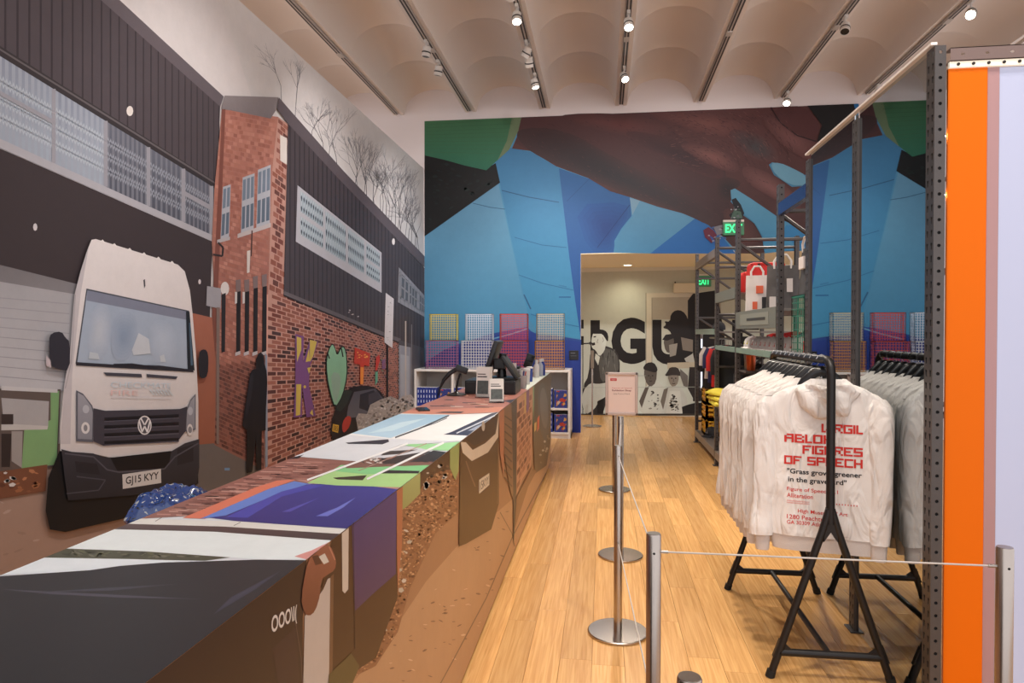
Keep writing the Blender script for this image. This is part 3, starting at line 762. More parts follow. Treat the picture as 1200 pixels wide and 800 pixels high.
# dancing figures
C.poly([(776, 384), (781, 380), (778, 376), (785, 377), (786, 368), (792, 363), (800, 364), (806, 372), (806, 380), (812, 390), (812, 420), (800, 430), (784, 432), (786, 405), (789, 396), (784, 386)], (34, 30, 30), smooth=1)
C.poly([(806, 352), (812, 344), (840, 340), (850, 400), (850, 470), (812, 470), (812, 400), (806, 380)], (30, 27, 27))
C.poly([(777, 398), (783, 392), (789, 394), (790, 402), (786, 414), (780, 412)], (92, 86, 80), smooth=1); C.poly([(776, 398), (780, 392), (788, 391), (790, 396), (782, 399)], (36, 32, 32))
C.poly([(798, 395), (812, 398), (812, 412), (800, 410)], (128, 120, 110)); C.poly([(784, 404), (794, 402), (792, 416), (785, 418)], (150, 146, 136))
C.poly([(782, 425), (814, 424), (814, 431), (782, 432)], (190, 182, 160)); C.poly([(802, 420), (812, 414), (814, 424), (804, 424)], (184, 186, 178))
# singer at a microphone (generic)
C.poly([(682, 486), (683, 452), (690, 440), (692, 408), (702, 404), (714, 406), (724, 412), (727, 430), (724, 452), (712, 466), (706, 486)], (52, 50, 50), smooth=1)
C.poly([(702, 406), (722, 411), (726, 430), (722, 438), (712, 436), (708, 450), (702, 440)], (88, 88, 84), smooth=1)
C.many(); rr = random.Random(9)
for i in range(16): 
    x = rr.uniform(704, 722); y = rr.uniform(408, 432); C.stripe((x, y), (x + rr.uniform(-2, 2), y + 8), .7, .3, rr.choice([(40, 38, 38), (124, 124, 118)]))
C.done()
C.poly([(693, 398), (695, 390), (700, 387), (708, 388), (711, 396), (710, 404), (708, 412), (702, 418), (698, 410), (694, 408), (693, 403)], (206, 212, 202), smooth=1)
C.poly([(694, 391), (700, 385.5), (709, 386.5), (713, 392), (712.5, 401), (709.5, 397), (706, 391), (700, 391)], (26, 22, 22), smooth=1)
C.poly([(695.5, 394), (698.5, 393.5), (698.5, 395), (695.5, 395.3)], (50, 46, 44)); C.poly([(693, 402), (697, 401), (697.5, 404), (694, 405)], (40, 34, 34))
C.poly([(698, 414), (703, 418), (701, 428), (697, 420)], (206, 212, 202)); C.line([(683, 402.5), (692, 402)], 1.4, (26, 24, 24)); C.poly(ell(692, 402, 2, 1.8, 10), (60, 58, 58)); C.line([(683, 402), (683, 486)], .9, (40, 38, 38))
C.poly([(683, 458), (692, 448), (700, 450), (712, 448), (724, 438), (727, 446), (716, 460), (702, 470), (696, 480), (686, 486), (682, 474)], (192, 198, 190), smooth=1)
C.poly([(700, 470), (708, 466), (707, 486), (700, 486)], (30, 27, 27))
# two seated youths (generic)
C.poly([(748, 486), (750, 462), (757, 452), (768, 446), (778, 452), (782, 470), (780, 486)], (196, 202, 194), smooth=1)
C.poly([(754, 436), (758, 427), (766, 426), (770, 432), (769, 448), (762, 454), (757, 448)], (92, 86, 80), smooth=1); C.poly([(753, 432), (757, 425), (766, 424), (771, 432), (769, 437), (758, 434)], (40, 36, 36), smooth=1)
C.poly([(749, 470), (756, 454), (761, 452), (756, 466), (752, 478)], (86, 80, 74)); C.speckle([(758, 454), (772, 454), (774, 480), (758, 480)], 16, 2.4, [(60, 58, 56), (130, 130, 124)], 5)
C.poly([(774, 486), (776, 466), (781, 454), (790, 450), (800, 456), (806, 468), (804, 486)], (196, 202, 196), smooth=1)
C.poly([(782, 440), (786, 432), (794, 433), (796, 442), (793, 452), (786, 453)], (140, 134, 124), smooth=1); C.poly([(778, 441), (783, 434), (785, 430), (794, 430), (797, 436), (800, 441), (790, 439)], (58, 54, 52), smooth=1)
C.poly([(774, 470), (778, 456), (783, 454), (780, 468), (777, 480)], (110, 104, 96)); C.speckle([(784, 460), (796, 460), (797, 482), (783, 482)], 22, 2.6, [(40, 38, 38), (120, 118, 112), (80, 78, 74)], 6)
C.poly([(800, 486), (798, 477), (806, 474), (814, 472), (850, 470), (850, 486)], (30, 28, 28)); C.poly([(808, 430), (850, 430), (850, 470), (814, 470), (806, 455)], (44, 40, 40)); C.poly([(797, 432), (806, 440), (806, 454), (801, 452), (797, 440)], (110, 108, 104))
for fx, fy, w_ in ((762.5, 440, 3.0), (789.5, 443, 3.0)):   # faces of the two youths
    C.poly(ell(fx - w_ * .75, fy, 1.0, .7, 8), (34, 30, 30)); C.poly(ell(fx + w_ * .75, fy, 1.0, .7, 8), (34, 30, 30))
    C.line([(fx, fy + .5), (fx - .6, fy + 3.4), (fx + .5, fy + 3.6)], .5, (60, 54, 50)); C.line([(fx - 1.8, fy + 6), (fx, fy + 6.5), (fx + 1.8, fy + 6)], .8, (50, 42, 40))
C.line([(701, 397), (699.5, 401), (701, 401.5)], .5, (120, 120, 112)); C.line([(706, 395), (707.5, 399), (706, 401)], .6, (150, 150, 142))
C.poly([(785, 458), (797, 458), (800, 486), (780, 486)], (206, 212, 206)); C.speckle([(785, 460), (796, 460), (797, 482), (783, 482)], 30, 2.2, [(40, 38, 38), (120, 118, 112), (80, 78, 74)], 6)
C.poly([(676, 484.5), (1000, 484), (1000, 486.3), (676, 486.8)], (60, 56, 50))
C.line([(676, 454), (850, 453)], .5, (168, 178, 170)); C.line([(727, 440), (757, 440)], .5, (150, 160, 152))
mural3 = C.build('poster_wall_print', M_PRINT, wall_corr)
tag(mural3, 'black and white figures with large black letters printed on the corridor wall')
# closer box on the wall

cb = thing('door_closer', 'pale rectangular door closer box high on the corridor wall', 'closer', onY(789, 343, YF))
MB().bbox((0, -0.08, 0), (0.40, 0.002, 0.17), 0.006).build('housing', mat('closer cream', (206, 192, 158), .5), cb)
MB().tube([(0.03, -0.04, 0.165), (0.03, -0.04, 0.2)], 0.012, 8).build('pivot', mat('dark metal', (40, 38, 38), .4, .6), cb)

# ------------------------------------------------------------------ counter wrapped in the print
ZT = 1.074
XCF = -0.614
XCL = -1.163
YCE = onX(645.5, 437, XCF).y
M_WRAP = print_material('counter vinyl', 0.38, 0.05)
counter = thing('service_counter', 'long service counter wrapped in a stretched street photo print', 'counter', ((XCF + XCL) / 2, 3.5, 0))
cm = bpy.data.materials.new
cloc = -Vector(counter.location)
MB().bbox((XCL, 0.1, 0.07), (XCF, YCE, ZT), 0.002, T(*cloc)).build('body', mat('counter carcass', (120, 84, 58), .5), counter)
MB().box((XCL + 0.04, 0.12, 0.0), (XCF - 0.03, YCE - 0.03, 0.075), T(*cloc)).build('plinth', mat('plinth brown', (110, 78, 50), .5), counter)
Tp = Print(lambda a, b: onZ(a, b, ZT) + cloc, (0, 0, 1), k=1.25, sat=.95, step=5e-5)
Fp = Print(lambda a, b: onX(a, b, XCF) + cloc, (1, 0, 0), k=1.12, sat=.92)
def fe(x): return (x, 389 + (707 - x) * .7655)       # pixel on the counter's front top edge
def le(x): return (x, 389 + (707 - x) * .4035)       # pixel on its back top edge
def fb(x): return (x, 389 + (707 - x) * 2.46)        # pixel on its front foot
N = -900
# ---- top
Tp.poly([le(-600), le(560), fe(645), fe(N)], (206, 210, 214))
# near: dark jacket
Tp.poly([le(-900), (0, 675), (60, 671), (105, 668), (140, 663), (190, 659), (300, 655.5), fe(358), fe(N)], (50, 49, 51), (40, 40, 42))
Tp.poly([(0, 690), (60, 696), (140, 700), (240, 702), (140, 697), (60, 693)], (74, 72, 82)); Tp.poly([(40, 694), (120, 689), (210, 684), (130, 692)], (66, 66, 74)); Tp.poly([(250, 720), (300, 690), (330, 668), (270, 700)], (62, 62, 74))
Tp.poly([(0, 674), le(0), le(52), (140, 654), (200, 657), (240, 657), (190, 659), (140, 663), (105, 668), (60, 671)], (214, 222, 228))
Tp.poly([le(52), le(78), (170, 646), (270, 653), (240, 657), (150, 655)], (78, 78, 62)); Tp.speckle([le(56), le(78), (170, 646), (262, 653), (150, 654)], 40, 7, [(96, 96, 72), (58, 60, 46), (110, 108, 92)], 4, .4)
Tp.poly([le(78), le(134), (260, 623), fe(389), fe(359), (300, 655), (270, 653), (170, 646)], (218, 226, 231))
Tp.poly([(345, 652), (365, 645), (388, 634), fe(384), fe(359)], (206, 142, 134))
Tp.poly([le(134), le(150), (270, 617), fe(398), fe(388), (250, 623)], (92, 74, 72), (70, 56, 56))
Tp.poly([le(150), le(165), (280, 611), fe(405.5), fe(398), (262, 617)], (214, 212, 206)); Tp.line([(190, 606), (182, 611)], .7, (120, 110, 104)); Tp.line([(282, 612), (274, 616)], .7, (120, 110, 104))
# brown brick stretch
rr0 = random.Random(31)
Tp.poly([le(165), le(345), (420, 541), (400, 555), (370, 566), (300, 572), (235, 604)], (138, 92, 82))
Tp.many()
for i in range(150):
    t = rr0.random(); a = le(176 + t * 160); o_ = rr0.uniform(0, 52); a = (a[0] + o_, a[1] + o_ * .05); L_ = rr0.uniform(10, 26)
    Tp.stripe(a, (a[0] + L_, a[1] + L_ * .02), 1.5 - t * .5, 1.2 - t * .4, rr0.choice([(176, 128, 116), (96, 60, 54), (120, 78, 70), (158, 108, 96), (186, 144, 132)]))
Tp.done()
# blue panel
Tp.poly([(232, 605), (300, 574), (366, 567), (420, 568), fe(466), fe(406), (280, 611)], (62, 60, 142), (52, 48, 118))
Tp.poly([(214, 607), (300, 571), (325, 563), (347, 562), (310, 575), (240, 608)], (212, 118, 92)); Tp.poly([(235, 608), (315, 573), (345, 564), (362, 567), (330, 577), (265, 604)], (96, 128, 204)); Tp.poly([(265, 606), (330, 576), (362, 568), (380, 569), (330, 582), (290, 607)], (70, 72, 168))
Tp.poly([(370, 605), (395, 595), (417, 583), (402, 595), (384, 605)], (104, 112, 196)); Tp.poly([(330, 600), (375, 583), (340, 600)], (80, 78, 168))
Tp.poly([(345, 562), (400, 563), (440, 566), fe(470), fe(466), (420, 568), (366, 567)], (176, 130, 120))
# pale green and debris bands
Tp.poly([(360, 566), (392, 551), (430, 553), fe(493), fe(469), (430, 570), (395, 569)], (164, 206, 132))
Tp.poly([(388, 552), (400, 545), (450, 546), fe(503), fe(493), (430, 556)], (126, 196, 132)); Tp.poly([(390, 560), (430, 557), (425, 563), (395, 562)], (64, 54, 40)); Tp.poly([(452, 551), (492, 552), (490, 555), (446, 555)], (46, 42, 40))
Tp.poly([(410, 541), (440, 530), fe(518), fe(503), (450, 547), (405, 549)], (120, 84, 72)); Tp.speckle([(412, 542), (440, 531), (515, 535), (503, 546), (450, 546)], 26, 8, [(52, 42, 40), (70, 56, 52), (206, 196, 192), (160, 110, 94)], 8, .5)
Tp.poly([(447, 543), (478, 529), (505, 529), (470, 544)], (54, 44, 42)); Tp.poly([(478, 542), (508, 528), fe(523), fe(508), (500, 541)], (48, 42, 42))
Tp.poly([(432, 536), (460, 526), (490, 522), (510, 521), (495, 530), (450, 537)], (196, 198, 204)); Tp.poly([(452, 529), (490, 527), (470, 532), (446, 534)], (60, 52, 50))
Tp.poly([(470, 521), (515, 520), fe(539), fe(525), (500, 527)], (150, 208, 146))
# white bodywork
Tp.poly([le(345), le(408), (455, 514), (500, 516), fe(540), (500, 520), (470, 521), (420, 541)], (206, 210, 216)); 
Tp.poly([le(408), le(470), (530, 486), (584, 484), fe(540), (500, 516), (455, 514)], (228, 232, 235))
Tp.poly([le(412), le(468), (502, 486), (528, 486.5), (458, 513.5)], (150, 186, 212), (170, 200, 220)); Tp.poly([(430, 508), (470, 495), (500, 490), (460, 505)], (186, 212, 226))
Tp.line([(463, 513), (490, 503), (526, 487)], 1.6, (44, 46, 60)); Tp.line([(484, 505), (510, 496), (524, 490)], .9, (60, 60, 72))
Tp.poly([(405, 519), (455, 515), (456, 518), (448, 521), (408, 520.5)], (46, 44, 56)); Tp.poly([le(338), (356, 533), (350, 537), (338, 538)], (38, 36, 42))
Tp.line([(360, 563), (478, 520)], 2.2, (228, 230, 232)); Tp.line([(430, 562), (520, 519)], 2.4, (226, 230, 232)); Tp.line([(420, 552), (500, 520)], .8, (176, 140, 126))
Tp.poly([fe(584), (575, 485), (560, 492), (530, 506), (520, 509.5), fe(548)], (52, 54, 76)); Tp.poly([(548, 505), (574, 492), fe(578), fe(556)], (150, 158, 176)); Tp.line([(535, 508), (570, 492), (580, 487)], 1.4, (196, 200, 208))
# terracotta and brick stretch
Tp.poly([le(470), le(478), (560, 478), fe(592), fe(584), (530, 486)], (196, 128, 106)); Tp.poly([le(478), le(560), fe(645), fe(592), (560, 478)], (168, 110, 98))
Tp.poly([(510, 484), (520, 482.5), (544, 482.5), (540, 484.5)], (66, 58, 60)); Tp.many(); rr = random.Random(2)
for i in range(150):
    x = 492 + rr.uniform(0, 115); y = 389 + (707 - x) * (.42 + rr.uniform(0, .33))
    if y < 478 and x + 22 < 707 - (y - 389) / .77: Tp.stripe((x, y), (x + rr.uniform(8, 22), y + .3), 1, .7, rr.choice([(112, 70, 66), (132, 84, 76), (196, 148, 132), (64, 52, 54), (206, 186, 176)]))
Tp.done()
Tp.poly([(590, 470), (602, 468), fe(606), fe(598)], (58, 54, 66)); Tp.poly([fe(618), fe(645), (634, 437), (606, 451)], (206, 212, 200)); 
top_print = Tp.build('top_print', M_WRAP, counter)
# ---- front
Fp.poly([fe(N), fe(645.3), fb(645.3), fb(N)], (160, 114, 78))
road = [fb(300), fb(645), (640, 545), (625, 550), (600, 590), (560, 620), (537, 640), (500, 690), (470, 740), (420, 790), (390, 850), fb(200)]
Fp.poly([(645, 520), fb(645), fb(200), (300, 1100), (390, 830), (460, 740), (500, 680), (537, 638), (600, 585)], (186, 142, 102), (166, 118, 78))
Fp.speckle([(620, 560), (600, 640), (560, 740), (520, 800), (430, 800), (470, 740), (537, 650)], 60, 3.5, [(124, 84, 56), (110, 72, 48), (206, 170, 134)], 12, .5)
Fp.line([fb(640), (600, 630), (570, 700), (530, 775), (500, 830)], 1.2, (112, 80, 54))
Fp.line([(586, 600), (600, 625), (603, 640)], .8, (96, 66, 44))
# leaf litter
lv = [(470, 590), (492, 560), (527, 545), (537, 560), (537, 600), (510, 625), (480, 690), (466, 740), (440, 780), (400, 800), (425, 760), (460, 690)]
Fp.poly(lv, (140, 92, 60)); Fp.speckle(lv, 900, 2.4, [(166, 112, 72), (122, 76, 46), (186, 134, 92), (138, 90, 56), (108, 66, 42), (200, 150, 106)], 13, 1.3)
Fp.speckle([(470, 600), (485, 590), (492, 640), (478, 690), (440, 790), (430, 770), (462, 700)], 9, 3.6, [(200, 186, 168), (184, 172, 152)], 15, 1.2)
Fp.poly([fe(492), fe(527), (527, 550), (515, 552), (500, 560), (492, 574)], (86, 60, 40)); Fp.speckle([(494, 556), (526, 532), (526, 560), (496, 585)], 20, 4, [(120, 84, 56), (196, 184, 168), (60, 42, 30)], 16, 1.6)
Fp.poly([fe(469), fe(492), (492, 578), (478, 592), (470, 598)], (168, 172, 104), (150, 150, 84)); Fp.poly([fe(527), fe(538), (537, 552), (533, 562), (527, 548)], (150, 158, 88))
# near: jacket, hand, shirt
Fp.poly([fe(N), fe(358.5), (354, 724), (354, 900), (340, 1400), fb(N)], (52, 34, 28), (44, 28, 20))
Fp.line([(345, 725), (352, 770), (354, 810)], 1, (84, 66, 62)); Fp.poly([(318, 760), (345, 735), (350, 800), (325, 800)], (58, 38, 36))
Fp.text('OOO\\I(', [(317, 722), (347, 708), (347, 730), (317, 748)], (206, 196, 186), .02)
Fp.poly([fe(388), fe(466), (465, 700), (440, 770), (410, 790), (386, 830), (380, 1300), (340, 1400), (354, 900), (357, 726), (375, 690), (385, 650)], (72, 44, 28), (58, 38, 20))
Fp.poly([(356, 722), (378, 690), (383, 678), (388, 676), (386, 740), (384, 830), (352, 900)], (186, 170, 156)); Fp.poly([(386, 676), (390, 672), (388, 830), (384, 830)], (110, 76, 50))
Fp.poly([(399.5, 624.5), fe(407.5), (407, 690), (403, 695), (400, 692)], (196, 180, 162))
Fp.poly([fe(411.5), fe(464), (463, 672), (440, 692), (414, 716)], (66, 52, 116), (72, 46, 84)); Fp.line([(413, 612), (415, 760)], .8, (54, 34, 28))
Fp.poly([fe(464), fe(471), (470, 640), (465, 690), (464, 640)], (176, 104, 66)); Fp.poly([(384, 790), (410, 765), (420, 780), (400, 830), (380, 850)], (86, 74, 40))
skin = [fe(359), fe(368), (376, 640), (385, 637), (393, 656), (391, 668), (382, 673), (374, 680), (374, 696), (368, 716), (360, 722), (354, 716), (351, 700)]
Fp.poly(skin, (150, 90, 66), (112, 62, 42), smooth=1); Fp.poly([(372, 652), (379, 648), (384, 658), (378, 661)], (206, 196, 180)); Fp.poly([fe(364), (371, 650), (376, 660), (368, 662)], (86, 50, 36)); Fp.line([(384, 640), (391, 656)], 1.4, (186, 124, 96))
# printed van front
Fp.poly([fe(538.5), fe(583.5), (584, 590), (575, 620), (545, 637), (537, 640)], (92, 66, 42), (86, 58, 32))
Fp.poly([fe(541), fe(582), (581, 505), (570, 515), (555, 522), (545, 515)], (72, 54, 42)); Fp.poly([fe(539), (545, 518), (553, 527), (568, 519), (580, 508), fe(584), (583, 512), (571, 530), (552, 540), (541, 530)], (206, 184, 158)); Fp.poly(ell(565.5, 499, 2, 6, 12), (186, 170, 150)); Fp.line([(545, 540), (552, 560), (556, 570)], 1.4, (130, 100, 76)); Fp.line([(583, 520), (582, 590)], 1, (120, 90, 60))
Fp.poly([(560.5, 562), (572.5, 554), (572.5, 568), (560.5, 578.5)], (206, 190, 166)); Fp.text('15KYY', [(561.5, 564.5), (571.8, 557.5), (571.8, 566), (561.5, 575)], (70, 54, 40), .01)
# terracotta strip, shutter, brick
Fp.poly([fe(584), fe(590), (589.5, 560), (585, 530)], (176, 108, 74)); Fp.poly([fe(590), fe(599), (602, 590), (597, 575), (590, 530)], (128, 92, 64))
Fp.many()
for i in range(9): Fp.stripe((590.5, 487 + i * 9), (599, 493 + i * 9.6), 1.6, 1.6, (86, 60, 42))
Fp.done()
Fp.poly([fe(598.5), fe(605), (604.5, 590), (601, 640), (600.5, 560)], (74, 62, 54))
bk = [fe(605), fe(624), (622, 545), (612, 560), (604.5, 580)]
Fp.poly(bk, (190, 136, 102)); Fp.bricks(bk, [(604.6, 465), (624.5, 452), (623, 548), (604.6, 582)], 5, 14, [(150, 92, 62), (130, 78, 54), (160, 104, 72), (108, 64, 46)], 17, (.2, .2)); 
Fp.poly([(614, 460), (615.8, 458.5), (615.6, 482), (614, 486)], (196, 158, 80)); Fp.poly([(616, 458.5), (619.5, 456), (619, 480), (616, 484)], (128, 82, 112))
Fp.poly([fe(623.5), fe(629), (628, 490), (624, 500)], (132, 158, 116)); Fp.poly([fe(625.5), fe(645.3), (645, 515), (640, 545), (626, 555), (624, 510)], (92, 74, 54), (108, 86, 60))
Fp.poly(ell(636.5, 482, 6.5, 34, 24, -.06), (92, 84, 76)); Fp.poly(ell(637, 478, 4.6, 24, 20, -.06), (116, 108, 102)); Fp.poly([(629, 490), (631.5, 486), (631, 502), (628.5, 506)], (206, 96, 60)); Fp.poly([(625.5, 496), (628, 494), (627.6, 503), (625.5, 506)], (206, 166, 84)); Fp.speckle([(630, 520), (644, 505), (644, 530), (632, 548)], 14, 2, [(196, 186, 172), (150, 128, 104)], 18, 2)
Fp.poly([(604.5, 582), (622, 548), (628, 552), (618, 570), (602, 620)], (140, 100, 66))
front_print = Fp.build('front_print', M_WRAP, counter)
# a low cabinet behind the counter carries a packed garment
hid = onX(206, 588, XCL - .15)
cab = thing('storage_cabinet', 'plain grey storage cabinet standing behind the wrapped counter', 'cabinet', (XCL - 0.155, hid.y, 0))
MB().bbox((-0.13, -0.24, 0.05), (0.13, 0.24, 0.93), 0.004).build('body', mat('cabinet white', (120, 112, 106), .5), cab)
MB().bbox((0.125, -0.23, 0.08), (0.14, -0.005, 0.9), 0.003).build('door', MATS['cabinet white'], cab); MB().bbox((0.125, 0.005, 0.08), (0.14, 0.23, 0.9), 0.003).build('door', MATS['cabinet white'], cab)
MB().box((-0.11, -0.22, 0), (0.11, 0.22, 0.06)).build('plinth', mat('plinth dark', (60, 58, 58), .6), cab)

# crinkled packet: a pillow of blue cloth in clear film
def packet(label, loc, sx, sy, sz, rz):
    t = thing('packed_shirt', label, 'packed shirt', loc, rz)
    vs = []; fs = []; n = 28
    for side in (1, -1):
        for j in range(n + 1):
            for i in range(n + 1):
                u, v = -1 + 2 * i / n, -1 + 2 * j / n
                h = (max(0, 1 - u ** 4) * max(0, 1 - v ** 4)) ** .5
                w = noise.noise(Vector((u * 3, v * 3, side * 2))) * .35 + noise.noise(Vector((u * 8, v * 8, 5))) * .15
                vs.append((u * sx / 2, v * sy / 2, max(0.0, sz / 2 + side * h * sz / 2 * (1 + w))))
    for s_ in range(2):
        o = s_ * (n + 1) ** 2
        for j in range(n):
            for i in range(n):
                a = o + j * (n + 1) + i; fs.append((a, a + 1, a + n + 2, a + n + 1))
    mb = MB().add(vs, fs)
    mb.build('bag', blue_packet_mat(), t, smooth=40)
    return t
def blue_packet_mat():
    m = bpy.data.materials.new('blue printed cloth in film'); m.use_nodes = True; nt = m.node_tree; b = nt.nodes['Principled BSDF']; L = nt.links
    tc = nt.nodes.new('ShaderNodeTexCoord'); n = nt.nodes.new('ShaderNodeTexNoise'); n.inputs['Scale'].default_value = 24; n.inputs['Detail'].default_value = 2; n.inputs['Distortion'].default_value = 2.5
    L.new(tc.outputs['Object'], n.inputs['Vector']); cr = nt.nodes.new('ShaderNodeValToRGB'); e = cr.color_ramp.elements
    e[0].position = .34; e[0].color = (*lin((16, 20, 30)), 1); e[1].position = .38; e[1].color = (*lin((30, 58, 116)), 1)
    x = cr.color_ramp.elements.new(.60); x.color = (*lin((34, 64, 124)), 1); y = cr.color_ramp.elements.new(.64); y.color = (*lin((170, 172, 172)), 1)
    L.new(n.outputs['Fac'], cr.inputs['Fac']); L.new(cr.outputs['Color'], b.inputs['Base Color']); b.inputs['Roughness'].default_value = .15; b.inputs['Coat Weight'].default_value = .6
    return m
pk = onZ(205, 583, 0.99)
packet('blue and white shirt packed in shiny film behind the counter', (XCL - 0.16, hid.y, 0.93), 0.20, 0.20, 0.13, 0.2)

# ------------------------------------------------------------------ things on the counter
M_BLK = mat('black plastic', (26, 26, 28), .35)
M_BLK2 = mat('black satin metal', (34, 33, 34), .4, .3)
M_STEEL = mat('brushed steel', (176, 170, 164), .28, 1.0, .1, 60)
M_PAPER = mat('white paper', (226, 222, 216), .6)
M_SCREEN = mat('dark screen', (12, 12, 15), .08)
M_CLEAR = mat('clear acrylic', (235, 238, 240), .05, trans=1.0)
def oncounter(px, py): return onZ(px, py, ZT + 0.003)
# hand scanner on a stand
c = oncounter(535, 463)
sc = thing('barcode_scanner', 'black gooseneck barcode scanner stand on the counter', 'scanner', c, 0.2)
MB().lathe([(0.075, 0), (0.075, 0.006), (0.055, 0.014), (0.02, 0.022), (0.012, 0.03)], 24).build('base', M_BLK, sc, 40)
MB().tube([(0, 0, 0.02), (0.0, 0, 0.06), (0.012, 0, 0.12), (0.03, 0, 0.165)], 0.008, 8).build('stem', M_BLK, sc, 40)
hd = MB().bbox((-0.045, -0.03, -0.022), (0.05, 0.03, 0.028), 0.01, T(0.035, 0, 0.192) @ Matrix.Rotation(0.35, 4, 'Y')).build('head', M_BLK, sc, 40)
MB().tube([(0.0, 0, 0.195), (-0.05, 0, 0.165), (-0.095, 0, 0.115), (-0.125, 0, 0.05), (-0.132, 0, 0.0)], [0.017, 0.017, 0.014, 0.006, 0.005], 8).build('handle', M_BLK, sc, 50)
# cash drawer with a terminal
c = oncounter(575, 462)
dr = thing('cash_drawer', 'low black cash drawer box on the counter under the terminal', 'cash drawer', c, 0.0)
MB().bbox((-0.20, 0.0, 0), (0.19, 0.34, 0.105), 0.006).build('housing', M_BLK, dr)
fp = MB().bbox((-0.19, -0.008, 0.012), (0.18, 0.004, 0.092), 0.003).build('drawer_front', M_BLK2, dr); MB().lathe([(0.009, 0), (0.009, 0.006)], 14, T(0.0, -0.008, 0.05) @ Matrix.Rotation(math.pi/2, 4, 'X')).build('lock', M_STEEL, fp)
tm = thing('payment_terminal', 'black register with two tilted screens on top of the cash drawer', 'register', (c.x + 0.06, c.y + 0.17, c.z + 0.105), 0.0)
MB().bbox((-0.1, -0.1, 0), (0.12, 0.1, 0.02), 0.005).build('foot', M_BLK, tm); MB().tube([(0, 0, 0.015), (0.0, 0, 0.10), (0.01, 0, 0.2)], [0.04, 0.03, 0.03], 10).build('neck', M_BLK, tm, 40)
def panel(name, p, q, w, th, m1, m2):
    p, q = Vector(p), Vector(q); d = (q - p); L = d.length; ang = math.atan2(d.x, d.z)
    M = T(*p) @ Matrix.Rotation(ang, 4, 'Y')
    o = MB().bbox((-th / 2, -w / 2, 0), (th / 2, w / 2, L), 0.008, M).build(name, m1, tm, 40)
    MB().box((-th / 2 - 0.001, -w / 2 + 0.015, 0.015), (-th / 2 + 0.001, w / 2 - 0.015, L - 0.015), M).build('glass', m2, o); return o
panel('operator_screen', (-0.115, 0, 0.03), (-0.02, 0, 0.30), 0.30, 0.035, M_BLK, M_SCREEN); panel('customer_screen', (0.13, 0, 0.01), (0.012, 0, 0.18), 0.22, 0.03, M_BLK, M_SCREEN)
MB().bbox((-0.06, -0.06, 0.08), (0.03, 0.06, 0.16), 0.01).build('bracket', M_BLK, tm)
# leaflet dispensers
def leaflets(px, py, n, w, h, tilt, label, gl, rz):
    c = oncounter(px, py)
    t = thing('leaflet_holder', label, 'leaflet holder', c, rz)
    MB().box((-w / 2 - .004, 0, 0), (w / 2 + .004, 0.085, 0.004)).box((-w / 2 - .004, -0.002, 0), (w / 2 + .004, 0.001, 0.03)).box((-w / 2 - .004, -.0015, 0), (w / 2 + .004, .0015, h * .55), T(0, 0.012 + n * 0.017 - .006 + (.006 if tilt > .3 else 0), 0.003) @ Matrix.Rotation(-tilt, 4, 'X')).build('stand', M_CLEAR, t)
    for i in range(n):
        M = T(*c) @ Rz(rz) @ T(0, 0.012 + i * 0.017, 0.0042 + .006 * math.sin(tilt)) @ Matrix.Rotation(-tilt, 4, 'X')
        l = thing('leaflet', gl, 'leaflet', (0, 0, 0), 0, 'leaflets standing in clear holders'); l.matrix_world = M
        MB().box((-w / 2, -0.006, 0), (w / 2, 0.006, h)).build('pages', M_PAPER, l)
        MB().box((-w / 2 + .008, -0.0068, h * .1), (w / 2 - .008, -0.006, h * .55)).build('picture', mat('leaflet photo', (84, 92, 90), .4, noise_amt=.6, noise_scale=40), l)
        MB().box((-w / 2 + .008, -0.0068, h * .66), (w / 2 - .02, -0.006, h * .70)).box((-w / 2 + .008, -0.0068, h * .75), (w / 2 - .03, -0.006, h * .78)).build('lettering', mat('leaflet ink', (60, 58, 60), .5), l)
leaflets(565, 466, 4, 0.10, 0.215, .10, 'clear stand holding tall upright leaflets beside the cash drawer', 'tall white leaflet with a dark picture upright in clear stand', -.15)
leaflets(582, 472, 3, 0.095, 0.16, .42, 'clear easel of tilted leaflets at the front of the counter', 'white leaflet leaning back in the low easel', .15)
# pens, cups and bottles further along
def cup(px, py, r, h, m, label, cat='cup', items=None):
    c = oncounter(px, py); t = thing(cat.replace(' ', '_'), label, cat, c)
    MB().lathe([(r * .8, 0), (r * .85, 0.004), (r, h), (r * .93, h), (r * .78, 0.01), (0.001, 0.01)], 18).build('wall', m, t, 40)
    return t, c
t, c = cup(611.5, 455, 0.045, 0.11, mat('frosted cup', (200, 198, 200), .25, trans=.3), 'pale frosted cup of pens behind the cash drawer'); 
for i, (dx, dy, cc_) in enumerate(((.01, .0, (40, 60, 140)), (-.015, .01, (30, 30, 34)), (.0, -.015, (220, 216, 210)), (.02, .015, (190, 60, 50)))):
    p = thing('pen', 'pen standing in the frosted cup', 'pen', (c.x + dx * .6, c.y + dy * .6, c.z + .012), 0, 'pens in the cup'); p.rotation_euler = (dy * 9, dx * 9, 0)
    MB().lathe([(0.002, 0), (0.005, 0.012), (0.005, 0.13), (0.003, 0.135)], 8).build('barrel', mat('pen %d' % i, cc_, .3), p, 40)
for px_, py_, r, h, rgb, lb in ((617, 450, .034, .13, (206, 206, 210), 'silver-white tumbler beside the pen cup'), (620.5, 447, .034, .13, (60, 84, 160), 'blue tumbler beside the pen cup')):
    t, c = cup(px_, py_, r, h, mat('tumbler %d' % rgb[0], rgb, .25), lb, 'tumbler')
    MB().lathe([(r * .5, h - .006), (r * 1.03, h - .004), (r * 1.03, h + .008), (r * .6, h + .014)], 18).build('lid', mat('lid %d' % rgb[2], (220, 220, 222), .3), t, 40)
